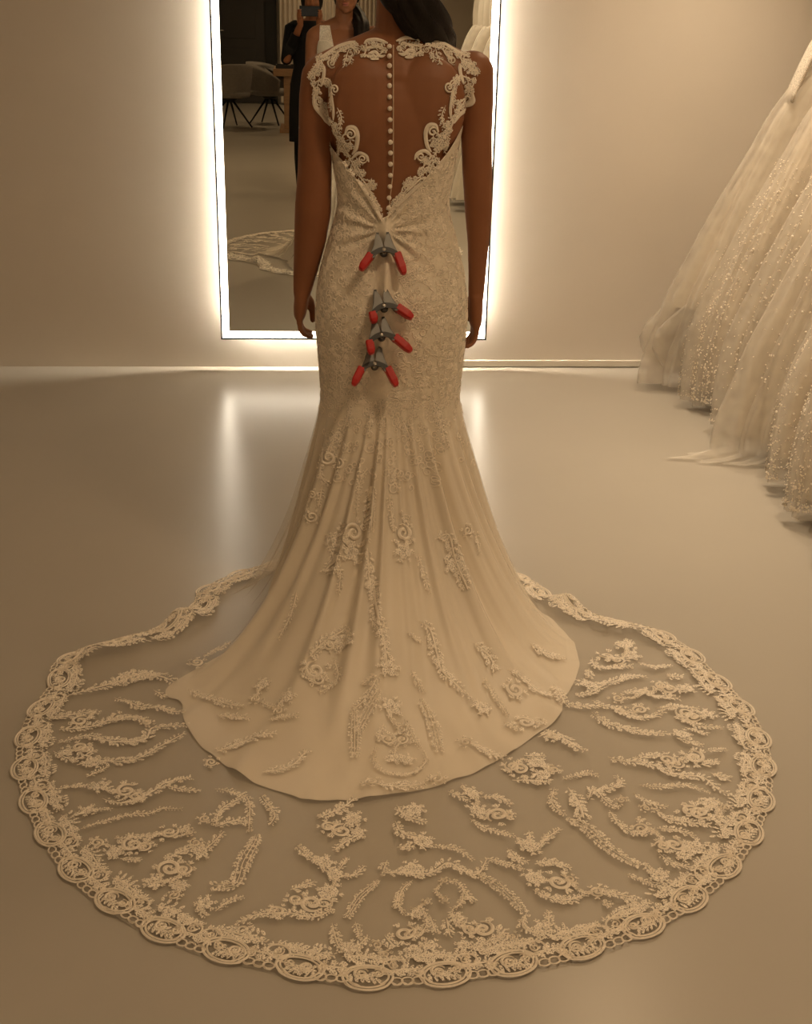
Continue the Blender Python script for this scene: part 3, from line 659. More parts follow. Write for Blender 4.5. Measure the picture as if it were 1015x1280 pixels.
TRAIN = """v14:85,870 120,860 150,852 185,842 218,853;s9:153,850;s9:168,845;f8:185,845
v10:143,873 168,881 205,886 232,890;v7:192,863 207,873
v12:65,900 95,893 118,890;s10:100,901;s6:116,891
v11:74,913 116,908 148,898 187,903;s8:148,898;s6:184,903
v12:72,930 108,920 138,927 180,925 192,910 232,908
s10:98,934;s8:108,938;f8:84,940;v10:67,940 91,950 116,940
v12:96,957 116,952 138,952 168,950 197,935 229,918;f9:116,953;v7:108,972 133,960
v8:72,987 95,983 116,982;f10:126,982;v12:128,999 158,1004 192,989 207,979 239,972;v8:207,983 249,989;s12:158,989;s10:170,996
f9:109,1014;v8:87,1024 109,1014 138,1012
v7:101,1037 131,1027 168,1018 190,1017 202,1011 227,1012
s8:121,1054;f9:143,1066;s13:166,1056;s9:180,1060;v9:143,1049 182,1046 207,1041;s11:212,1041;v10:218,1040 237,1034;s5:237,1042;v9:150,1074 175,1076
s7:256,1024;v10:269,1034 277,1012 304,997;v9:269,987 294,992 311,1002 311,1041;v10:269,1034 296,1026 311,1030;v9:326,994 343,1017 338,1031
l18:322,1044 318,1054 304,1078 294,1105 267,1108
s14:212,1086;s10:229,1088;f9:192,1103;f9:224,1108;s7:217,1120;v11:205,1076 224,1066 242,1059;s7:244,1054;f9:251,1066;v8:251,1066 265,1055 280,1040
f9:257,1130;v9:245,1127 252,1140 259,1146;v9:269,1140 286,1127 305,1121
v10:370,1057 387,1071 402,1078;f10:405,1078;f10:419,1093;f11:412,1115;v9:422,1095 442,1095 456,1083;v8:424,1088 434,1073;s10:370,1125;s14:390,1130;s10:405,1130;v10:363,1113 392,1103;v11:417,1137 392,1147 363,1142 343,1142 318,1145 296,1155;s8:302,1163;s9:346,1140
s9:410,1034;s12:427,1039;f10:442,1024;v12:397,1024 424,1012 442,999;v10:454,1041 432,1053 419,1063;f8:447,1042
v11:496,1007 506,1020 533,1029;v10:494,1027 503,1042 526,1049;f11:528,1052;f10:518,1012;v9:496,1060 518,1059;v8:540,1056 570,1061 590,1076;f10:516,1086
v12:484,1076 481,1091 508,1091 533,1093 548,1086 560,1079 577,1088 597,1093 609,1074
l14:474,1101 449,1123 434,1148;v8:444,1153 449,1172
l15:597,1093 622,1108 641,1125 654,1140
s13:506,1167;s9:521,1167;v8:516,1101 503,1113 498,1133 508,1145;v8:513,1135 530,1140 533,1157 521,1172;s5:533,1128;f8:521,1143;f11:516,1190;f8:538,1182;v12:481,1170 494,1185;s6:471,1182;s6:481,1194;v10:538,1148 545,1167;v8:498,1115 494,1135
s5:555,1102;v8:558,1101 577,1108 577,1128 565,1138;v8:565,1138 567,1153 582,1162;s5:555,1125;s10:587,1162;s13:604,1162;f8:572,1148;f8:580,1182;f11:604,1185;v10:558,1148 562,1170;v14:617,1182 631,1162;s6:641,1172;s6:636,1185;v9:580,1113 592,1128
v10:415,1155 420,1175 427,1190;f9:437,1185;v9:444,1187 459,1172
v10:658,1142 654,1160 676,1169;f10:678,1162;v10:686,1167 686,1140
v9:560,990 585,1002;v8:577,980 592,997;f9:590,992;f10:597,1014;s13:622,1019;s6:636,1019;v10:602,997 622,997 639,1007;v9:587,1024 607,1036 641,1046
v9:644,1046 659,1059;f11:663,1059;v9:661,1039 664,1059;v9:668,1066 683,1049 700,1036;v10:634,1061 644,1073 659,1078;v9:609,1073 634,1081 656,1088;f11:668,1098;s14:698,1103;s7:713,1100;v11:668,1081 688,1078 713,1086;v11:666,1113 688,1123 713,1125 732,1118;s9:747,1115;v10:742,1110 769,1118 792,1123;s8:794,1132;v8:752,1127 764,1132
l18:708,1024 732,1034 755,1054 777,1071 801,1083
v9:693,985 690,1004 705,1019;v15:710,985 723,1004 730,1024;v8:703,975 732,967 747,971;v10:732,987 757,987 777,980 769,970
v10:735,1001 742,987 760,1004 774,1011;s6:777,1001;v10:762,1014 774,1031 799,1043 819,1038;s9:801,1036;v8:794,1024 804,1026;v9:821,1036 846,1038 868,1046;s9:828,1058;s12:843,1056;f12:868,1060;v9:824,1068 841,1080 868,1085;f8:853,1070
v9:792,992 804,1001 833,1009;s6:807,1011;v11:814,1009 836,1024 858,1028 888,1033;s11:863,1014;s12:875,1016;f11:888,1006;f9:897,1024;s6:907,1010;v9:868,1004 897,1001
v8:799,982 829,984 858,982 888,992
v12:760,947 779,952 811,955 848,969 878,972 897,987 912,994;v10:797,950 811,945 829,945;s10:833,950;s9:846,956;s12:868,947;f8:868,948;v10:875,957 897,952;v8:883,940 907,937;v10:888,967 912,974
v8:782,1093 804,1102 833,1112;f10:824,1095;v8:806,1078 816,1093
s9:758,820;s9:772,825;f9:782,807;f8:789,819;v10:740,822 745,834 765,835 789,832;v9:767,807 789,802
v9:797,829 819,834 838,832
v10:740,854 760,854 784,846 806,846;f10:736,856;v9:719,870 738,866 758,856;v8:736,836 736,848
s7:772,873;v11:777,866 802,866 821,871 848,873;s8:804,865;s8:826,856;s9:838,861;f9:858,861;v9:833,846 853,846
v10:740,876 755,883 770,886 787,896 806,898 829,891;s7:776,889;s9:800,888;v9:821,886 848,883 873,886;s11:856,891;s10:866,896;f9:883,893;v8:848,898 873,908 902,910
v10:740,891 755,903 777,910 802,915 836,918;f9:853,918;v8:846,923 878,932;v9:856,910 883,918
v13:672,922 689,917 711,927 729,939;s8:689,920
s11:650,962;s9:640,958;v12:640,976 665,976 689,979;f10:672,954;s8:692,962;f9:679,969;v10:655,945 680,945
v9:706,884 714,883 734,883 751,883""".split('\n')
SKIRT = """v9:439,498 434,525 428,539;f9:423,547;s11:410,572;s8:423,580;v9:403,558 401,594 412,608;s6:390,619;v8:403,608 398,633;s8:390,646
v8:464,511 461,545
v8:475,497 478,533
v9:503,525 514,550
v12:539,497 550,528 558,561
s13:442,666;f11:423,674;f11:439,691;v9:445,646 450,602 459,586;v11:461,608 464,663;v10:409,680 417,699 406,715 425,713 423,743
v8:483,580 500,613;v10:486,619 492,663;s12:505,666;f11:505,688;v9:497,641 511,649;v10:522,691 536,740
v15:459,685 461,718 464,746
v16:544,674 561,669 569,699 585,737;f10:569,707
s7:585,663;v9:594,663 599,691
v10:371,740 363,771 348,799
s13:394,838;s9:399,850;s7:384,840;f12:430,802;s8:412,807;v13:386,822 404,804 433,784;v10:417,822 422,848 399,866
s7:348,889;f9:358,871;v9:335,902 353,897 374,894;v8:349,886 334,882 320,874;s7:320,874;f9:328,856
s8:264,953
v13:235,863 266,874 304,884
v13:271,894 310,899
v15:271,940 310,925 343,917
v15:328,966 363,958 384,938
l14:443,884 443,920 443,948
v11:474,843 456,874 438,889
s9:246,828;v10:255,822 266,815 289,802
v15:467,729 470,758 475,782 481,809 484,838;f11:486,835;s7:475,779
l14:475,862 458,891 446,915;v8:470,841 452,856
v10:514,838 529,865
l15:526,874 540,903 549,939
f12:490,885;s7:502,912;s9:484,924;s9:502,925;v8:470,933 467,950 481,965 511,968 532,953 529,939;f9:493,948;f8:508,950;s9:464,977;s9:546,974;v17:470,980 496,983 529,980;v10:480,905 472,925;v9:505,900 525,935
v9:508,791 526,803;v16:523,776 538,788 546,817 552,838 570,856 585,871
f10:603,885;v9:588,875 600,882
v15:591,803 611,820 620,838
s12:644,862;v16:635,838 656,850 673,865 700,868;v13:691,856 706,880
v9:603,847 623,877 635,897;s13:657,903;s8:672,903;v10:629,903 647,912
s8:582,928;v15:588,927 606,939 629,948
v13:662,806 685,818 706,823""".split('\n')
for i, s in enumerate(TRAIN): lace_motif(s, train, BV_SK, 100+i, lift=0.0015)
for i, s in enumerate(SKIRT): lace_motif(s, train, BV_SK, 300+i, ws=1.15, ss=1.1)
# scalloped lace border around the train and the hem
def make_border():
    P = []
    for k in range(1441):
        d = -180+k*0.25; ph = math.radians(d); r = OUT_R(d); P.append(_v(BX+math.sin(ph)*r, BY-math.cos(ph)*r))
    P = np.array(P); seg = np.linalg.norm(np.diff(P, axis=0), axis=1); S = np.concatenate([[0], np.cumsum(seg)]); total = S[-1]
    cnt = int(total/0.128); U = total/cnt
    def cpos(s): s = s % total; return _v(np.interp(s, S, P[:, 0]), np.interp(s, S, P[:, 1]))
    def frame(s):
        t = cpos(s+0.015)-cpos(s-0.015); t /= np.linalg.norm(t); q = _v(-t[1], t[0])
        if np.dot(q, _v(BX, BY-0.3)-cpos(s)) < 0: q = -q
        return cpos(s), t, q
    for i in range(cnt):
        rnd = random.Random(700+i); L = Lace(rnd); f = rnd.choice((1, -1)); sc = U/0.128
        cr = (0.0 + rnd.uniform(-.004, .004), 0.023); ti = f*rnd.uniform(0.10, 0.26); th0 = rnd.uniform(0, 6.28)
        L.vine([(cr[0]-0.030*sc, cr[1]+0.012), (cr[0], cr[1]-0.002), (cr[0]+0.030*sc, cr[1]+0.010)], 0.020, 0.0017)
        for rx, ry, wd in ((0.043, 0.027, 0.0050), (0.036, 0.0215, 0.0040)):
            n = 30; L.ribbon([(cr[0]+q_*(rx*sc*math.cos(2*PI*k/n)*math.cos(ti)-ry*math.sin(2*PI*k/n)*math.sin(ti)), cr[1]+q_*(rx*sc*math.cos(2*PI*k/n)*math.sin(ti)*0.6+ry*math.sin(2*PI*k/n)*math.cos(ti))) for k in range(n+1) for q_ in (1+0.09*math.cos(2*PI*k/n-th0),)], wd, h=0.0026, taper=False)
        L.spiral((cr[0]-f*0.012, cr[1]+0.004), 0.0165, f, 0.4, 1.7); L.spiral((cr[0]+f*0.019, cr[1]+0.006), 0.0115, -f, 2.4)
        for k in range(6): L.leaf((cr[0]+f*(0.026-0.0105*k), cr[1]-0.0165), 1.57+f*(0.75-0.12*k), 0.018, 0.0072, 0.0022)
        # inner lobe and flowers
        lc = (f*0.043, 0.047); n = 22
        L.ribbon([(lc[0]+0.020*math.cos(2*PI*k/n), lc[1]+0.0155*math.sin(2*PI*k/n)) for k in range(n+1)], 0.0044, h=0.0024, taper=False); L.spiral(lc, 0.0115, f, 1.0)
        L.flower((-f*0.022, 0.058), 0.0145, 0.3); L.flower((f*0.012, 0.060), 0.012, 0.9, 5); L.leaf((-f*0.036, 0.05), 2.2 if f > 0 else 0.9, 0.026, 0.012)
        for k in range(4): L.leaf((-f*(0.012+0.013*k), 0.072+0.002*rnd.random()), 1.2+0.4*k, 0.015, 0.007)
        # chain of small links joining to the next scallop
        for k in range(3):
            u = 0.046+0.018*k; rr = 0.0092
            L.ribbon([(u*sc+rr*1.1*math.cos(2*PI*j/12), 0.012+rr*0.75*math.sin(2*PI*j/12)) for j in range(13)], 0.0034, h=0.0022, taper=False)
            L.leaf((u*sc-0.007, 0.026), 0.9, 0.016, 0.008)
        L.vine([(0.036*sc, 0.036), (0.062*sc, 0.036), (0.09*sc, 0.036)], 0.030, 0.0017)
        L.vine([(-0.055*sc, 0.060), (-0.02, 0.066), (0.02, 0.062), (0.06*sc, 0.060)], 0.026, 0.0017)
        L.ruff(lc, 0.019, 7); L.spiral((-f*0.045, 0.030), 0.012, -f, 0.5); L.ruff((-f*0.045, 0.030), 0.011, 5)
        sb = (i+0.5)*U
        def place(u, v, h):
            p, t, q = frame(sb+u); x = p+q*(v-0.004)
            loc, nor, ii, dd = BV_SK.ray_cast(Vector((x[0], x[1], 0.25)), Vector((0, 0, -1)))
            z = loc.z if loc is not None and loc.z < 0.12 else 0.0035
            return (x[0], x[1], max(z, 0.003)+0.003+h)
        L.build('lace_scallop', place, train)
make_border()
# back lace edging, laid on the figure's back
BACK = """v12:484,62 470,58 452,62;v9:480,70 460,71;s5.5:475,60;r4.5:485,55 471,50.5 460,51.5 455,56;s5:456,61;r4:460,68 469,66 475,71.5 482,70;f4.5:454,70;f4:462,71;f3.5:468,73;r3.5:463,75 474,75;f4:481,64
v13:452,62 437,60 428,61;s4.5:447,66;f5:437,58;f4:445,57;v11:437,62 433.5,73 431,83;v8:441,66 438,80
v12:430,60 418,67 406,73;v8:424,66 416,78;s5.5:420,68;s6.5:415,80;r7:401,74 412.5,66 425.5,58 445,53;f5:429,62
v14:405,74 399,84 394,95;v8:392,92 387,98;f6.5:400,72;f7:400,85;v9:399,78 391,89 386,98;f5.5:391,95;f5:407,73
v11:400,96 397,110 398,122;v10:400,120 405,136 412,150;v8:409,100 413,118 414,138;v7:394,110 394,126;r4.5:406,82 405,95 402,108;f6.5:409,103;s7:419,111.5;r4:414,114 415,122 417,137 417,150;f4.5:392,104;f5:396,113;s6:400,126;r5.5:393,118 394.5,132 405,145 413,157;f5:407,132;f4.5:409,142;f4:403,136
v11:413,148 420,158 424,168;v9:423,134 428,147 425,163;f5:420,158;f5:418.5,166;f4.5:413,150
v14:419,166 428,178 434,190;v10:438,170 440,184;s7.5:439,167;r5:432,167 436,159 444,159 448,169 446,184 441,192;f6:428,174;f6:436,182;f6:426,184;v8:420,170 424,192;f5:433,190
v13:434,190 442,205 447,217;v8:446,196 452,206;s6.5:454,198;r4.5:441,197 449,191 458,194 462,202;f5.5:446,204;f6:453,216;f6:441,214;f5:434,203
v11:447,217 459,231 466,246;v9:464,240 472,258 477,270;v9:465,222 464,230 463,240;v7:472,228 466,235;f5:465,228;r3:446,223 455,231 462,243;v9:464,241 470,256 476,270;r3:449,229 464,253 478,276;f4.5:458,232;f4.5:467,248""".split('\n')
def mirror_spec(s):
    out = []
    for e in s.split(';'):
        hd, pts = e.split(':'); q = []
        for p in pts.split():
            x, y = map(float, p.split(',')); x2 = 979.5-x-18*smoothstep(210, 272, y)+4*smoothstep(410, 388, x); y2 = y-3-4*smoothstep(405, 388, x)*smoothstep(110, 80, y)
            q.append('%.1f,%.1f' % (x2, y2))
        out.append(hd+':'+' '.join(q))
    return ';'.join(out)
for i, s in enumerate(BACK):
    for sp in (s, mirror_spec(s)): lace_motif(sp, bodice, BV_ALL, 500+i, 'lace_edging', 0.004, 1.0, 1.05, False)
# fine all-over lace on the hips and bodice, too small to pick apart
def make_fine_lace():
    rnd = random.Random(11); mb = MB()
    for _ in range(2600):
        ph = rnd.uniform(-PI, PI); z = rnd.uniform(0.60, 1.20)
        if z > z_top(ph)-0.012: continue
        ph -= 0.45*math.sin(ph)
        if z > z_top(ph)-0.012: continue
        if abs(ph) < 0.6:
            p0 = bod_pt(ph, z)
            if abs(p0[0]-ridge_x(z)) < 0.03: continue
        r = rnd.uniform(0.006, 0.012); dr = rnd.choice((-1, 1)); a0 = rnd.uniform(0, 6.28); pts = []
        kind = rnd.random()
        ax = T_ax(z)
        if kind < 0.55:
            for i in range(12):
                t = i/11; q = r*(1-0.75*t); a = a0+dr*t*8; pts.append((q*math.cos(a), q*math.sin(a)))
        else:
            for i in range(8):
                t = i/7-0.5; x, y = t*3.0*r, 0.5*r*math.sin(t*6); pts.append((x*math.cos(a0)-y*math.sin(a0), x*math.sin(a0)+y*math.cos(a0)))
        zl = max(0.58, min(z_top(ph), z)); loc = ax*(0.55+0.45*abs(math.cos(ph)))
        L = Lace(rnd); L.ribbon(pts, 0.0024, 0.0013)
        if kind > 0.8: L.flower((0, 0), r*0.9, a0)
        vs_ = []
        for u, v, h in L.v:
            pp = ph+u/loc; zz = min(z+v, z_top(pp)-0.001); p = bod_pt(pp, max(zz, 0.6)); d = p-_v(BX, BY, p[2]); d /= np.linalg.norm(d); vs_.append(p+d*(h+0.0013))
        mb.add(vs_, L.f)
    return stuff(mb.build('fine_lace', M['lace'], bodice, False))
make_fine_lace()
def make_thigh_lace():                          # the fine lace thins out where the skirt begins to flare
    rnd = random.Random(21); mb = MB()
    def on(d, z):
        lo = hip_r(d); hi = lo+0.45
        for _ in range(13):
            md = (lo+hi)/2
            if lin_surface(d, md, 1) > z: lo = md
            else: hi = md
        return sk_pt(d, lo, 1)
    for _ in range(260):
        z = Z0-0.01-0.20*rnd.random()**1.7; d = rnd.gauss(0, 45)
        if abs(d) > 120: continue
        r = rnd.uniform(0.007, 0.013); a0 = rnd.uniform(0, 6.28); dr = rnd.choice((-1, 1)); L = Lace(rnd)
        L.ribbon([(r*(1-0.75*i/11)*math.cos(a0+dr*i*0.72), r*(1-0.75*i/11)*math.sin(a0+dr*i*0.72)) for i in range(12)], 0.0024, 0.0008)
        rad = 0.19; vs_ = []
        for u, v, h in L.v:
            p = on(d+math.degrees(u/rad), min(Z0-0.005, z+v)); q = _v(p[0]-BX, p[1]-BY, 0.06); vs_.append(p+q/np.linalg.norm(q)*(h+0.0006))
        mb.add(vs_, L.f)
    stuff(mb.build('thigh_lace', M['lace'], train, False))
make_thigh_lace()
def make_straps():                              # lace front of the bodice up to the shoulders
    bv = bvh_of([bride])
    for sd in (-1, 1):
        rs = []
        for i in range(25):
            t = i/24; z = 1.19+0.225*t; xi = 0.030+0.050*t**0.8; xo = 0.150-0.012*t; ring = []
            for k in range(17):
                x = BX+sd*(xi+(xo-xi)*k/16); loc, nr, ii, dd = bv.ray_cast(Vector((x, BY+0.4, z)), Vector((0, -1, 0)))
                if loc is None: loc = Vector((x, BY+0.02, z))
                ring.append(_v(loc.x, max(loc.y, BY+0.0)+0.006, loc.z+0.002))
            rs.append(ring)
        MB().rings(rs, False, False).build('front_strap', M['lacework'], bodice)
make_straps()
# sheer panel over the back, buttons and loop band
def make_back_panel():
    mb = MB(); rows, cols = 60, 44; rs = []
    for i in range(rows+1):
        y = 60+(272-60)*i/rows; ring = []
        hw = np.interp(y, [60, 80, 110, 150, 170, 200, 230, 272], [60, 84, 82, 72, 66, 50, 30, 4])
        for k in range(cols+1):
            x = 487.5+hw*(2*k/cols-1)-(4*smoothstep(220, 272, y)); h, nr = px_hit(x, y, BV_ALL); ring.append(h+_v(0, -0.0022, 0.0004))
        rs.append(ring)
    mb.rings(rs, False, False).build('sheer_back_panel', M['illusion'], bodice)
    pts = []
    for y in range(56, 274, 6):
        h, nr = px_hit(491.5-5.5*smoothstep(200, 272, y), y, BV_ALL); pts.append(h+_v(0, -0.003, 0))
    MB().tube(pts, [(0.0015, 0.0008)]*len(pts), 8).build('loop_band', M['band'], bodice)
    for y in (58, 70, 82, 94.5, 107, 121, 135.5, 149.5, 163.5, 177.5, 191, 205, 219, 233, 247, 259.5):
        h, nr = px_hit(486.7+1.2*smoothstep(90, 190, y)-2.2*smoothstep(215, 262, y), y, BV_ALL); p = h+_v(0, -0.0045, 0)
        MB().ell(p, (0.0056, 0.0045, 0.0056), 16, 10).build('button', M['pearl'], bodice)
make_back_panel()
# ------------------------------------------------------------------ spring clamps holding the gathered back
def make_clamp(px, label, lg, rg, tilt=0.0, roll=0.0):
    """px: photo position of the jaw tip; lg, rg: (sideways, along) reach of the left and right handle from the shoulder of the arm"""
    h, nr = px_hit(px[0], px[1], BV_SK); tip = h+_v(0, -0.002, 0)
    t = thing('spring_clamp', label, 'clamp', tip, 'spring clamps gathering the dress')
    A = _v(0, -0.52, -0.854); A /= np.linalg.norm(A); X = _v(1, 0, 0)
    A, X = A*math.cos(tilt)+X*math.sin(tilt), X*math.cos(tilt)-A*math.sin(tilt); N = -np.cross(X, A)      # N points out of the dress
    X = X*math.cos(roll)+N*math.sin(roll); N = -np.cross(X, A)
    def G(x, a, n): return tip+X*x+A*a+N*n
    hw = 0.0105
    for s, g in ((-1, lg), (1, rg)):
        prof = [(0.0165, 0.000), (0.0195, 0.013), (0.0240, 0.028), (0.0305, 0.043), (0.0350, 0.056)]
        arm = MB(); rs = []
        for x, a in prof:
            rs.append([G(s*x, a, -hw), G(s*x, a, hw), G(s*(x-0.0022), a, hw), G(s*(x-0.0022), a, -hw)])
        arm.rings(rs)
        for sd, inn in ((1, (0.0085, 0.0035, 0.0010, 0.0130, 0.0250)), (-1, (0.009, 0.007, 0.010, 0.018, 0.026))):   # folded side plates; the outer one shows
            rs = []
            for (x, a), xi in zip(prof, inn):
                rs.append([G(s*x, a, sd*hw), G(s*xi, a+0.002, sd*hw), G(s*xi, a+0.002, sd*(hw-0.0018)), G(s*x, a, sd*(hw-0.0018))])
            arm.rings(rs)
        am = arm.build('jaw_arm', M['steel'], t, False)
        MB().rings([[G(s*(0.0150+dx), a, -0.0085), G(s*(0.0150+dx), a, 0.0085), G(s*(0.0085+dx), a, 0.0085), G(s*(0.0085+dx), a, -0.0085)] for a, dx in ((-0.004, 0), (0.002, 0), (0.010, 0.003))]).build('jaw_pad', M['spring'], am, False)
        e0 = (0.0300, 0.046); e1 = (e0[0]+g[0], e0[1]+g[1]); rs = []
        dx, da = e1[0]-e0[0], e1[1]-e0[1]; q = math.hypot(dx, da); nx, na = da/q, -dx/q
        for tt, ww, th in ((0, 0.0110, 0.0080), (0.04, 0.0130, 0.0098), (0.70, 0.0125, 0.0098), (0.93, 0.0100, 0.0072), (1.0, 0.0070, 0.0040)):
            cx, ca = e0[0]+dx*tt, e0[1]+da*tt; ring = []
            for k in range(8):
                ang = 2*PI*(k+0.5)/8; cc, ss = math.cos(ang), math.sin(ang)
                ring.append(G(s*(cx+nx*th*math.copysign(abs(cc)**0.4, cc)), ca+na*th*math.copysign(abs(cc)**0.4, cc), ww*math.copysign(abs(ss)**0.4, ss)))
            rs.append(ring)
        bevel(MB().rings(rs).build('grip', M['red'], t, False), 0.0012, 2)
    pts = []
    for k in range(61):
        a = k/60*5*2*PI; pts.append(G(0.0080*math.cos(a), 0.042+0.0080*math.sin(a), -0.008+0.016*k/60))
    MB().tube(pts, 0.0015, 8).build('spring', M['spring'], t)
    MB().tube([G(0, 0.039, -0.0125), G(0, 0.039, 0.0135)], 0.0045, 14).build('pivot_pin', M['chrome'], t)
    rs = []                                          # dark arched band across the two arms
    for k in range(17):
        u = -1+2*k/16; x = 0.0315*u; a = 0.033+0.013*u*u
        rs.append([G(x, a, 0.0122), G(x, a+0.0125, 0.0122), G(x, a+0.0125, 0.0090), G(x, a, 0.0090)])
    MB().rings(rs).build('bridge', M['spring'], t, False)
make_clamp((478, 294), 'steel spring clamp with red grips, topmost on the dress back', (0.028, 0.036), (0.014, 0.052), 0.06)
make_clamp((475, 364), 'steel spring clamp with red grips, second from the top on the dress', (0.000, 0.026), (0.030, 0.034), 0.22)
make_clamp((473, 400), 'steel spring clamp with red grips, third from the top on the dress', (0.000, 0.034), (0.034, 0.042), 0.16)
make_clamp((468, 436), 'steel spring clamp with red grips, lowest on the dress back', (0.022, 0.044), (0.022, 0.046), 0.0)
# ------------------------------------------------------------------ hanging gowns and their rail
def gown_on_hanger(y, cxx, label, group, seed, wid, hem, kind, dep=0.17, top=1.86, mat='gown', reach=0.0, sleeve=False, column=False):
    """a gown hung with its shoulders across the rail; wid = [(z, half width towards the room)]"""
    rnd = random.Random(seed); t = thing('hanging_gown', label, 'gown', (cxx, y, 0), group)
    zs = [p[0] for p in wid]; ws_ = [p[1] for p in wid]; W = table(zs, ws_)
    ph0 = rnd.uniform(0, 6); nf = rnd.choice((17, 19, 21)); n = 200
    def ring(z, off=0.0, amp=1.0, zj=0.0):
        r = []; wl = W(z)+off; wr = min(wl, RX1-0.03-cxx)
        k = smoothstep(1.35, 0.4, z); d = (0.085+(dep-0.085)*k)+min(off, 0.02)*0.5
        for j in range(n):
            a = 2*PI*j/n; c, s = math.cos(a), math.sin(a)
            f = 1+amp*k*(0.055*math.cos(nf*a+ph0+1.2*k)+0.050*math.cos((nf-6)*a+2*ph0)+0.02*math.cos(43*a+ph0))
            ex = 0.85
            x = (wl if c < 0 else wr)*math.copysign(abs(c)**ex, c)*(1+(f-1)*0.55); yy = d*math.copysign(abs(s)**ex, s)*(1+(f-1)*2.0)
            zz = z+zj*(0.5*math.cos(5*a+ph0)+0.5*math.cos(9*a+2*ph0))+reach*0*c
            r.append(_v(cxx+x, y+yy, max(zz, 0.006)))
        return r
    waist = 1.40
    if sleeve:
        for s in (-1, 1): MB().tube(catmull([(cxx+s*0.165, y, 1.60), (cxx+s*0.27, y, 1.40), (cxx+s*0.345, y, 1.20)], n=6), [(0.045, 0.016)]*12+[(0.055, 0.012)], 24).build('sleeve', M['lacework'], t)
    zl = [waist-(waist-hem)*(i/40) for i in range(41)]
    lin = MB().rings([ring(z, -0.02, 1.0, 0.015*smoothstep(0.7, hem, z)) for z in zl], False).build('skirt_lining', M[mat], t)
    # bodice: small waist, bust, straps
    bz = [(1.395, 0.165, 0.085), (1.50, 0.168, 0.085), (1.60, 0.160, 0.078), (1.72, 0.150, 0.062), (1.80, 0.135, 0.035)] if column else [(1.395, 0.125, 0.080), (1.42, 0.14, 0.09), (1.46, 0.17, 0.105), (1.54, 0.175, 0.10), (1.60, 0.165, 0.07)]
    bo = MB().rings([[_v(cxx+a*math.cos(2*PI*j/40), y+b*math.sin(2*PI*j/40), z-(0.03*math.cos(4*PI*j/40) if z > 1.55 and not column else 0)) for j in range(40)] for z, a, b in bz], False)
    for s in (-1, 1): bo.tube([(cxx+s*0.13, y-0.02, 1.58), (cxx+s*0.12, y, top-0.045), (cxx+s*0.13, y+0.03, 1.58)], [(0.012, 0.003)]*3, 8)
    bo.build('bodice', M['gown2'], t)
    hg = MB(); hg.tube(catmull([(cxx-0.19, y, top-0.09), (cxx-0.10, y, top-0.045), (cxx, y, top-0.02), (cxx+0.10, y, top-0.045), (cxx+0.19, y, top-0.09)], n=5), 0.007, 8)
    hg.tube(catmull([(cxx, y, top-0.02), (cxx, y, top+0.05), (cxx+0.028, y, top+0.085), (cxx+0.0, y, top+0.115), (cxx-0.028, y, top+0.085)], n=6), 0.0025, 8)
    hg.build('hanger', M['chrome'], t)
    low = 0.035
    if kind in ('tulle', 'train', 'beaded', 'lace'):
        zt = [waist-(waist-low)*(i/46) for i in range(47)]
        rs = []
        for z in zt:
            fl_ = 0.05*smoothstep(0.35, 0.05, z) if kind in ('tulle', 'train') else 0.0
            rs.append(ring(z, 0.012+fl_, 1.15, 0.03*smoothstep(0.5, 0.1, z) if z > low+0.05 else 0.012))
        if kind == 'train':
            rs.append(ring(0.016, 0.14, 1.1, 0.004)); rs.append(ring(0.010, 0.22, 1.0, 0.003))
        ov = MB().rings(rs, False).build('overskirt', M['overtulle'], t)
        if kind == 'tulle':                       # crumpled tulle ruffles under the lining hem
            rf = MB()
            for q in range(3):
                rs = []
                for i in range(9):
                    tt = i/8; z = hem+0.06-(hem+0.0)*tt; rr = []
                    for j in range(n):
                        a = 2*PI*j/n; wl = W(max(z, 0.05))*(0.80+0.09*q)+0.06*math.sin(PI*tt); wr = min(wl, RX1-0.03-cxx); bl = 1+0.10*math.sin(a*(17+3*q)+ph0*q+3*tt)*math.sin(PI*tt)
                        rr.append(_v(cxx+(wl if math.cos(a) < 0 else wr)*math.cos(a)*bl, y+dep*(0.8+0.1*q)*math.sin(a)*bl, max(0.01, z)))
                    rs.append(rr)
                rf.rings(rs, False)
            rf.build('tulle_ruffle', M['overtulle'], t)
        if kind in ('beaded', 'lace', 'train'):   # beads and lace petals crowding the hem, thinning upwards
            L = MB(); cnt = 4200 if kind != 'train' else 900
            for _ in range(cnt):
                u = rnd.random()**(2.2 if kind != 'train' else 1.2); z = low+0.02+u*(0.62 if kind == 'beaded' else 0.95)
                a = rnd.uniform(PI*0.45, PI*1.58)
                rg = None
                k = smoothstep(1.35, 0.4, z); wl = W(z)+0.016; d = (0.085+(dep-0.085)*k)+0.008
                c, s = math.cos(a), math.sin(a); f = 1+1.15*k*(0.055*math.cos(nf*a+ph0+1.2*k)+0.050*math.cos((nf-6)*a+2*ph0)+0.02*math.cos(43*a+ph0))
                p = _v(cxx+wl*math.copysign(abs(c)**0.85, c)*(1+(f-1)*0.55), y+d*math.copysign(abs(s)**0.85, s)*(1+(f-1)*2.0), z)
                nr = _v(c*d, s*wl, 0.15); nr /= np.linalg.norm(nr); tx = np.cross(nr, _v(0, 0, 1)); tx /= np.linalg.norm(tx); ty = np.cross(nr, tx)
                r = rnd.uniform(0.0016, 0.0050); e = rnd.uniform(0.45, 1); b0 = rnd.uniform(0, 3.1)
                vs_ = [p+nr*(0.003+r*0.5)]
                for j in range(6):
                    q = 2*PI*j/6; xx, yy = r*math.cos(q), r*e*math.sin(q); vs_.append(p+tx*(xx*math.cos(b0)-yy*math.sin(b0))+ty*(xx*math.sin(b0)+yy*math.cos(b0))+nr*0.002)
                L.add(vs_, [(0, 1+j, 1+(j+1) % 6) for j in range(6)])
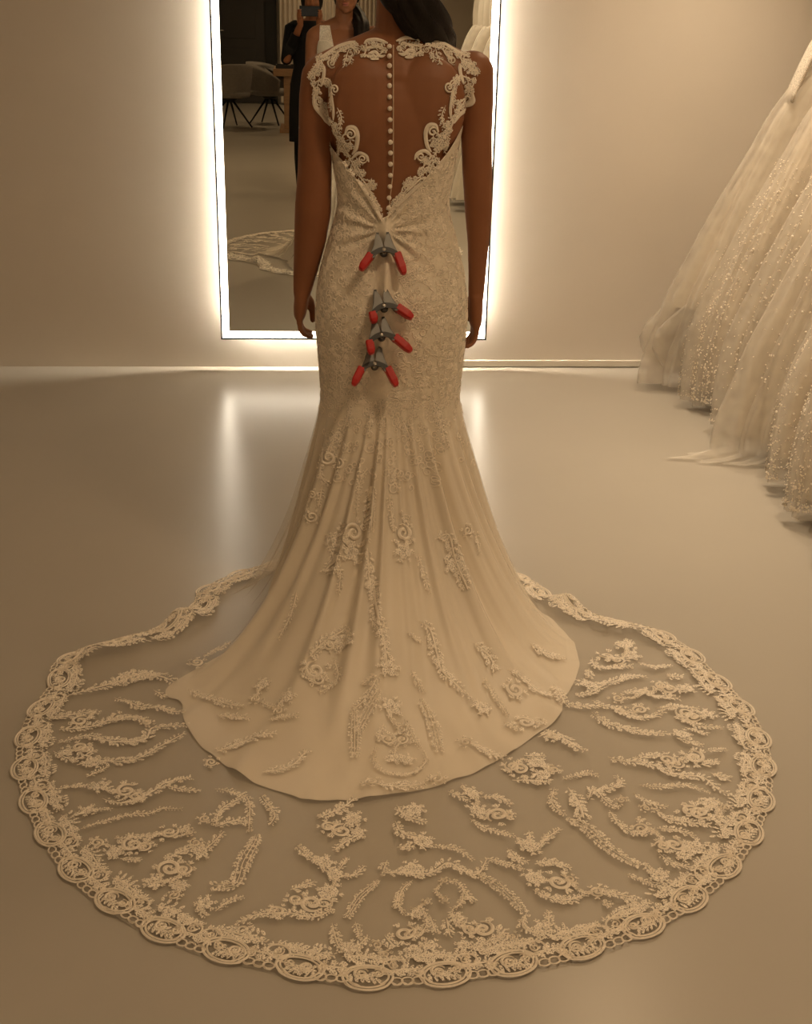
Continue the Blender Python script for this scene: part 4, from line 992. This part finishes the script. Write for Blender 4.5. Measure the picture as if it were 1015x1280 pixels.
            stuff(L.build('beading', M['sequin'], ov, False))
    return t
WA = [(0.0, 0.74), (0.18, 0.745), (0.34, 0.73), (0.60, 0.64), (0.83, 0.55), (1.0, 0.47), (1.2, 0.37), (1.30, 0.29), (1.37, 0.20), (1.41, 0.13)]
def sw(k, w=WA): return [(z, v*k) for z, v in w]
GX = 2.25
g1 = 'gowns on the rail by the mirror wall'
gown_on_hanger(5.12, GX, 'plain pale tulle gown nearest the mirror wall with crumpled sheer hem', g1, 1, sw(1.0), 0.36, 'tulle', 0.13, sleeve=True)
gown_on_hanger(4.82, GX, 'lace-hemmed ivory gown hanging second from the mirror wall', g1, 2, sw(0.93), 0.10, 'lace', 0.105, mat='gown2')
gown_on_hanger(4.52, GX, 'ivory gown with a ragged lace edge, third from the mirror wall', g1, 3, sw(0.88), 0.16, 'lace', 0.105)
gown_on_hanger(4.22, GX, 'sheer tulle gown whose hem trails out onto the floor', g1, 4, sw(0.93), 0.08, 'train', 0.11)
gown_on_hanger(3.90, GX, 'beaded ivory gown just nearer than the one trailing on the floor', g1, 5, sw(0.91), 0.12, 'beaded', 0.105, mat='gown2')
gown_on_hanger(3.60, GX, 'heavily beaded gown cut by the right edge of the picture', g1, 6, sw(0.96), 0.10, 'beaded', 0.105)
gown_on_hanger(3.27, GX, 'ivory beaded gown nearest the camera at the right edge', g1, 7, sw(0.97), 0.10, 'lace', 0.105, mat='gown2')
WB = [(0.0, 0.60), (0.3, 0.54), (0.6, 0.46), (1.0, 0.34), (1.2, 0.28), (1.30, 0.24), (1.37, 0.20), (1.41, 0.17)]
g2 = 'gowns on the rail seen in the mirror'
for i, (y, k, kind, s) in enumerate(((0.62, 1.0, 'plain', 'nearest the mirror'), (0.24, 1.04, 'tulle', 'second along'), (-0.14, 0.97, 'plain', 'third along'), (-0.52, 1.05, 'tulle', 'fourth along'), (-0.90, 1.0, 'plain', 'fifth along'), (-1.28, 1.04, 'tulle', 'sixth along'), (-1.66, 1.0, 'plain', 'last on the rail'))):
    gown_on_hanger(y, 1.70, 'cream gown reflected at the right of the mirror, ' + s, g2, 20+i, sw(k, WB), 0.10, kind, 0.135, mat='gown2' if i % 2 else 'gown', column=True)
def rail(x, y0, y1, label, z=1.965):
    t = thing('clothes_rail', label, 'rail', (x, (y0+y1)/2, z))
    MB().tube([(x, y0, z), (x, y1, z)], 0.011, 14).build('bar', M['chrome'], t)
    for y in (y0+0.03, y1-0.03):
        MB().tube([(x, y, z), (x, y, z+0.2), (x, y, CEIL-0.004)], 0.008, 10).tube([(x, y, CEIL-0.006), (x, y, CEIL)], 0.03, 16).build('hanging_rod', M['chrome'], t)
rail(GX, 3.0, 5.40, 'chrome clothes rail holding the gowns by the mirror wall')
rail(1.70, -1.95, 0.90, 'chrome clothes rail holding the gowns behind the camera')
# ------------------------------------------------------------------ person taking the photograph (seen in the mirror)
def make_photographer():
    px_, py_ = 0.02, -0.26
    mb = MB()
    HP = add_head(mb, (px_+0.0, py_+0.03, 1.565), 1.0, 0.0+PI*0)
    mb.capsule([(px_, py_-0.02, 1.34), (px_, py_, 1.50)], [0.058, 0.052])
    n = 28; tor = [(0.80, 0.165, 0.11), (0.92, 0.168, 0.115), (1.05, 0.135, 0.095), (1.18, 0.15, 0.11), (1.30, 0.165, 0.10), (1.37, 0.13, 0.08), (1.41, 0.08, 0.06)]
    mb.rings([[_v(px_+a*math.cos(2*PI*k/n), py_+b*math.sin(2*PI*k/n), z) for k in range(n)] for z, a, b in tor])
    arms = {}
    for s in (-1, 1):
        sh = _v(px_+s*0.170, py_, 1.352); el = _v(px_+s*0.215, py_+0.05, 1.115); wr = _v(s*0.075, -0.055, 1.385)
        arms[s] = (sh, el, wr)
        mb.capsule([(px_+s*0.05, py_, 1.385), sh], [0.05, 0.050])
        mb.capsule([sh, (sh+el)/2, el], [0.050, 0.042, 0.038]); mb.capsule([el, (el*0.6+wr*0.4), wr], [0.038, 0.037, 0.024])
        # hand closed on the phone's edge
        pc = _v(s*0.078, -0.045, 1.452)
        mb.capsule([wr, (wr+pc)/2, pc, pc+_v(0, 0, 0.025)], [(0.022, 0.022), (0.026, 0.018), (0.030, 0.016), (0.026, 0.014)], 14)
        for k in range(4):
            z = 1.434+0.019*k; b = _v(s*0.090, -0.040, z)
            mb.capsule([b+_v(0, -0.01, 0), b+_v(s*0.004, 0.012, 0.003), b+_v(-s*0.006, 0.026, 0.005), b+_v(-s*0.022, 0.026, 0.006)], [0.0088, 0.0085, 0.0078, 0.0068], 10)
        mb.capsule([pc+_v(0, -0.012, -0.01), pc+_v(-s*0.02, -0.022, 0.016), pc+_v(-s*0.038, -0.020, 0.034)], [0.012, 0.0105, 0.008], 10)
        x = px_+s*0.095
        mb.capsule([(x, py_, 0.86), (x+s*0.004, py_, 0.46), (x+s*0.006, py_-0.02, 0.30), (x+s*0.008, py_-0.01, 0.09)], [0.085, 0.054, 0.052, 0.034])
        mb.capsule([(x+s*0.008, py_-0.03, 0.045), (x+s*0.012, py_+0.08, 0.04), (x+s*0.018, py_+0.16, 0.025)], [0.030, 0.030, 0.020])
    p = remeshed(mb, 'person', 0.006, M['skin'], smooth=4)
    tag(p, 'person in long black clothes reflected in the mirror, holding up a phone', 'person')
    # black tunic to the knee, sleeves, leggings, shoes
    tun = [(1.415, 0.085, 0.072), (1.39, 0.15, 0.095), (1.34, 0.195, 0.115), (1.25, 0.188, 0.128), (1.16, 0.168, 0.126), (1.05, 0.158, 0.115), (0.92, 0.190, 0.135), (0.75, 0.200, 0.145), (0.60, 0.205, 0.15), (0.45, 0.205, 0.155)]
    n = 48; MB().rings([[_v(px_+a*(1+(0.03*math.cos(9*2*PI*k/n) if z < 0.95 else 0))*math.cos(2*PI*k/n), py_+b*math.sin(2*PI*k/n), z) for k in range(n)] for z, a, b in tun], False).build('tunic', M['black'], p)
    for s in (-1, 1):
        sh, el, wr = arms[s]; m1 = el*0.25+wr*0.75
        MB().capsule([sh+_v(-s*0.03, 0, 0.012), sh, (sh+el)/2, el, el*0.6+wr*0.4], [0.054, 0.060, 0.054, 0.050, 0.046], 20).tube([el*0.6+wr*0.4, m1], [0.046, 0.042], 20, False).build('sleeve', M['black'], p)
        x = px_+s*0.095
        MB().tube([(x, py_, 0.80), (x+s*0.004, py_, 0.46), (x+s*0.006, py_-0.02, 0.30), (x+s*0.008, py_-0.01, 0.07)], [0.092, 0.062, 0.060, 0.042], 20).build('legging', M['black'], p)
        sh_ = MB(); xs = x+s*0.012
        rs = []
        for yy, wd, hh in ((-0.075, 0.022, 0.075), (-0.06, 0.034, 0.085), (-0.01, 0.037, 0.085), (0.04, 0.040, 0.066), (0.10, 0.044, 0.05), (0.16, 0.038, 0.04), (0.195, 0.018, 0.028)):
            rs.append([_v(xs+wd*math.cos(2*PI*k/16), py_+yy, 0.004+max(0, hh*(0.35+0.65*math.sin(2*PI*k/16))) if math.sin(2*PI*k/16) > -0.5 else 0.004) for k in range(16)])
        sh_.rings(rs).build('shoe', M['shoe'], p)
    c0 = _v(px_, py_+0.03, 1.565); hm = MB(); rs = []; nn = 64
    for i in range(22):
        a = PI/2-i*(PI*0.78)/21
        ring = []
        for k in range(nn):
            ph = 2*PI*k/nn; dx, dy = math.cos(ph), math.sin(ph); fr = max(0, dy); cut = 1-0.45*fr*smoothstep(0.4, -0.1, a); rad = max(0.03, math.cos(a*0.8))*(1+0.02*math.sin(19*ph))
            ring.append(c0+_v(dx*0.092*rad, dy*0.104*rad*cut-0.01, 0.03+math.sin(a)*(0.10 if a > 0 else 0.13)))
        rs.append(ring)
    hm.rings(rs).build('hair', M['hair'], p)
    ph_ = thing('phone', 'dark phone held up in front of the face, seen in the mirror', 'phone', (0, -0.02, 1.43))
    bevel(MB().box((-0.082, -0.030, 1.448), (0.082, -0.021, 1.528)).build('case', M['phone'], ph_, False), 0.006, 3)
    MB().tube([(0.0, -0.021, 1.5), (0.0, -0.0185, 1.5)], 0.006, 20).build('lens', M['lens'], ph_)
make_photographer()
# ------------------------------------------------------------------ rear of the showroom (seen in the mirror)
def make_door():
    y = RY0
    d = MB().box((-1.62, y, 0.01), (-0.74, y+0.045, 2.25)).build('door_1', M['doorm'], None, False); struct(d)
    for lo, hi in (((-0.74, y, 0), (-0.55, y+0.07, 2.35)), ((-1.74, y, 0), (-1.62, y+0.07, 2.35)), ((-1.62, y, 2.25), (-0.74, y+0.07, 2.35))):
        MB().box(lo, hi).build('door_frame', M['doorf'], d, False)
    for z in (0.45, 1.35): bevel(MB().box((-1.46, y+0.045, z-0.32), (-0.90, y+0.055, z+0.42)).build('door_panel', M['doorm'], d, False), 0.006)
    hx = -1.54
    MB().box((hx-0.025, y+0.045, 1.03), (hx+0.025, y+0.055, 1.27)).tube([(hx, y+0.05, 1.15), (hx, y+0.10, 1.15), (hx+0.12, y+0.10, 1.15)], 0.011, 12).build('door_handle', M['chrome'], d)
make_door()
def curtain(x0, x1, label, seed, yy=None):
    rnd = random.Random(seed); y = (RY0+0.16) if yy is None else yy; rs = []; n = 60
    for z in np.linspace(0.03, 2.55, 14):
        rs.append([_v(x0+(x1-x0)*k/n, y+0.045*math.sin(k*2*PI/7.5+0.6*math.sin(z+seed))*(1.0 if z < 2.3 else 0.6), z) for k in range(n+1)])
    rs2 = [r+[p+_v(0, -0.006, 0) for p in r[::-1]] for r in rs]
    o = MB().rings(rs2, True).build('curtain', M['curtain'], None); tag(o, label, 'curtain', 'pale curtains at the rear wall')
curtain(-0.50, 0.10, 'pale curtain beside the dark door frame, seen in the mirror', 1); curtain(0.16, 0.62, 'pale curtain behind the reflected bride, seen in the mirror', 2)
curtain(0.70, 1.25, 'pale curtain nearest the leafy branches, seen in the mirror', 3)
def tub_chair(x, y, rz, label):
    t = thing('tub_chair', label, 'chair', (x, y, 0), 'grey tub chairs by the table'); R = Matrix.Rotation(rz, 3, 'Z')
    def W(p): return _v(x, y, 0)+np.array(R @ Vector(p))
    sh = MB(); rs = []; n = 36                     # curved shell open towards +Y
    for i in range(9):
        tt = i/8; z = 0.42+0.40*tt; ring_o = []; ring_i = []
        for k in range(n+1):
            a = -PI*0.5-PI*0.78+2*PI*0.78*k/n; r = 0.27+0.05*math.sin(PI*0.5*tt); top = 1-0.55*(abs(k/n-0.5)*2)**2.5
            zz = 0.42+(z-0.42)*top; ring_o.append(W((r*math.cos(a), r*math.sin(a), zz))); ring_i.append(W(((r-0.03)*math.cos(a), (r-0.03)*math.sin(a), zz)))
        rs.append(ring_o+ring_i[::-1])
    sh.rings(rs).build('backrest', M['chair'], t)
    MB().rings([[W((r*math.cos(2*PI*k/32), r*math.sin(2*PI*k/32)*1.02, z)) for k in range(32)] for r, z in ((0.20, 0.385), (0.27, 0.40), (0.285, 0.43), (0.275, 0.465), (0.22, 0.48))]).build('seat', M['chair'], t)
    MB().rings([[W((r*math.cos(2*PI*k/24), r*math.sin(2*PI*k/24), z)) for k in range(24)] for r, z in ((0.09, 0.345), (0.11, 0.36), (0.10, 0.39))]).build('hub', M['dkmetal'], t)
    for k in range(4):
        a = PI/4+k*PI/2; MB().tube([W((0.04*math.cos(a), 0.04*math.sin(a), 0.36)), W((0.31*math.cos(a), 0.31*math.sin(a), 0.012))], [0.016, 0.010], 12).build('leg', M['dkmetal'], t)
    return W
W1 = tub_chair(-1.08, -6.75, 2.6, 'grey tub chair with splayed dark legs nearest the mirror edge')
W2 = tub_chair(-0.56, -7.35, -1.2, 'grey tub chair pushed in at the oak table, seen in the mirror')
cu = MB().ell((-0.97, -6.85, 0.60), (0.13, 0.07, 0.12), 24, 14, Matrix.Rotation(0.5, 3, 'Z')).build('cushion', M['dkred'], None); tag(cu, 'dark red cushion on the grey tub chair, seen in the mirror', 'cushion')
def make_table():
    x0, x1, y0, y1 = -0.47, 1.35, -6.95, -6.05
    t = thing('oak_table', 'light oak table with thick top and slab legs, seen in the mirror', 'table', ((x0+x1)/2, (y0+y1)/2, 0))
    bevel(MB().box((x0, y0, 0.70), (x1, y1, 0.79)).build('table_top', M['wood'], t, False), 0.004)
    for xa in (x0+0.13, x1-0.25):
        bevel(MB().box((xa, y0+0.10, 0.05), (xa+0.12, y1-0.08, 0.70)).build('leg', M['wood'], t, False), 0.004)
        bevel(MB().box((xa-0.06, y0+0.02, 0.0), (xa+0.20, y1-0.02, 0.05)).build('foot', M['wood'], t, False), 0.004)
    tr = MB(); tr.box((-0.44, -6.42, 0.79), (-0.20, -6.12, 0.80))
    for lo, hi in (((-0.44, -6.42, 0.80), (-0.43, -6.12, 0.835)), ((-0.21, -6.42, 0.80), (-0.20, -6.12, 0.835)), ((-0.43, -6.42, 0.80), (-0.21, -6.41, 0.835)), ((-0.43, -6.13, 0.80), (-0.21, -6.12, 0.835))): tr.box(lo, hi)
    tag(tr.build('tray', M['doorf'], None, False), 'small black tray on the oak table, seen in the mirror', 'tray')
    c = thing('candle', 'short cream candle standing in the black tray', 'candle', (-0.285, -6.27, 0.80))
    MB().tube([(-0.285, -6.27, 0.80), (-0.285, -6.27, 0.87), (-0.285, -6.27, 0.875)], [0.036, 0.036, 0.032], 24).build('wax', M['wax'], c)
    MB().tube([(-0.285, -6.27, 0.874), (-0.283, -6.27, 0.892)], 0.002, 8).build('wick', M['doorf'], c)
    k = thing('cup', 'small white cup beside the black tray', 'cup', (-0.15, -6.22, 0.79)); n = 24
    MB().rings([[(-0.15+r*math.cos(2*PI*j/n), -6.22+r*math.sin(2*PI*j/n), z) for j in range(n)] for r, z in ((0.022, 0.79), (0.024, 0.795), (0.036, 0.83), (0.040, 0.86), (0.036, 0.858), (0.030, 0.82), (0.01, 0.80))]).build('bowl', M['china'], k)
    MB().tube(catmull([(-0.113, -6.22, 0.845), (-0.09, -6.22, 0.84), (-0.09, -6.22, 0.815), (-0.117, -6.22, 0.812)], n=5), 0.004, 8).build('handle', M['china'], k)
make_table()
def make_branches():
    x, y = 1.62, -7.6; rnd = random.Random(5)
    t = thing('leafy_branches', 'tall dark leafy branches standing in a pot, seen in the mirror', 'plant', (x, y, 0)); n = 28
    MB().rings([[(x+r*math.cos(2*PI*k/n), y+r*math.sin(2*PI*k/n), z) for k in range(n)] for r, z in ((0.13, 0), (0.17, 0.12), (0.18, 0.30), (0.15, 0.42), (0.13, 0.42), (0.12, 0.36))]).build('pot', M['pot'], t)
    for b in range(9):
        a = rnd.uniform(0, 6.28); sp = rnd.uniform(0.05, 0.32); h = rnd.uniform(1.3, 2.1)
        path = catmull([(x, y, 0.36), (x+0.3*sp*math.cos(a), y+0.3*sp*math.sin(a), 0.5*h), (x+sp*math.cos(a), y+sp*math.sin(a), h)], n=8)
        s = MB().tube(path, [0.008*(1-0.7*i/len(path)) for i in range(len(path))], 6).build('branch', M['bark'], t)
        lf = MB()
        for k in range(26):
            p = path[rnd.randrange(4, len(path))]; d = _v(rnd.uniform(-1, 1), rnd.uniform(-1, 1), rnd.uniform(-.4, .8)); d /= np.linalg.norm(d); q = np.cross(d, _v(0, 0, 1)); q /= np.linalg.norm(q)
            ln, wd = rnd.uniform(0.07, 0.13), rnd.uniform(0.025, 0.045); up = np.cross(q, d)*0.012
            lf.add([p, p+d*ln*.35+q*wd, p+d*ln*.75+q*wd*.7, p+d*ln, p+d*ln*.75-q*wd*.7, p+d*ln*.35-q*wd, p+d*ln*.5+up], [(0, 1, 6), (1, 2, 6), (2, 3, 6), (3, 4, 6), (4, 5, 6), (5, 0, 6)])
        stuff(lf.build('leaves', M['leafd'], s))
make_branches()
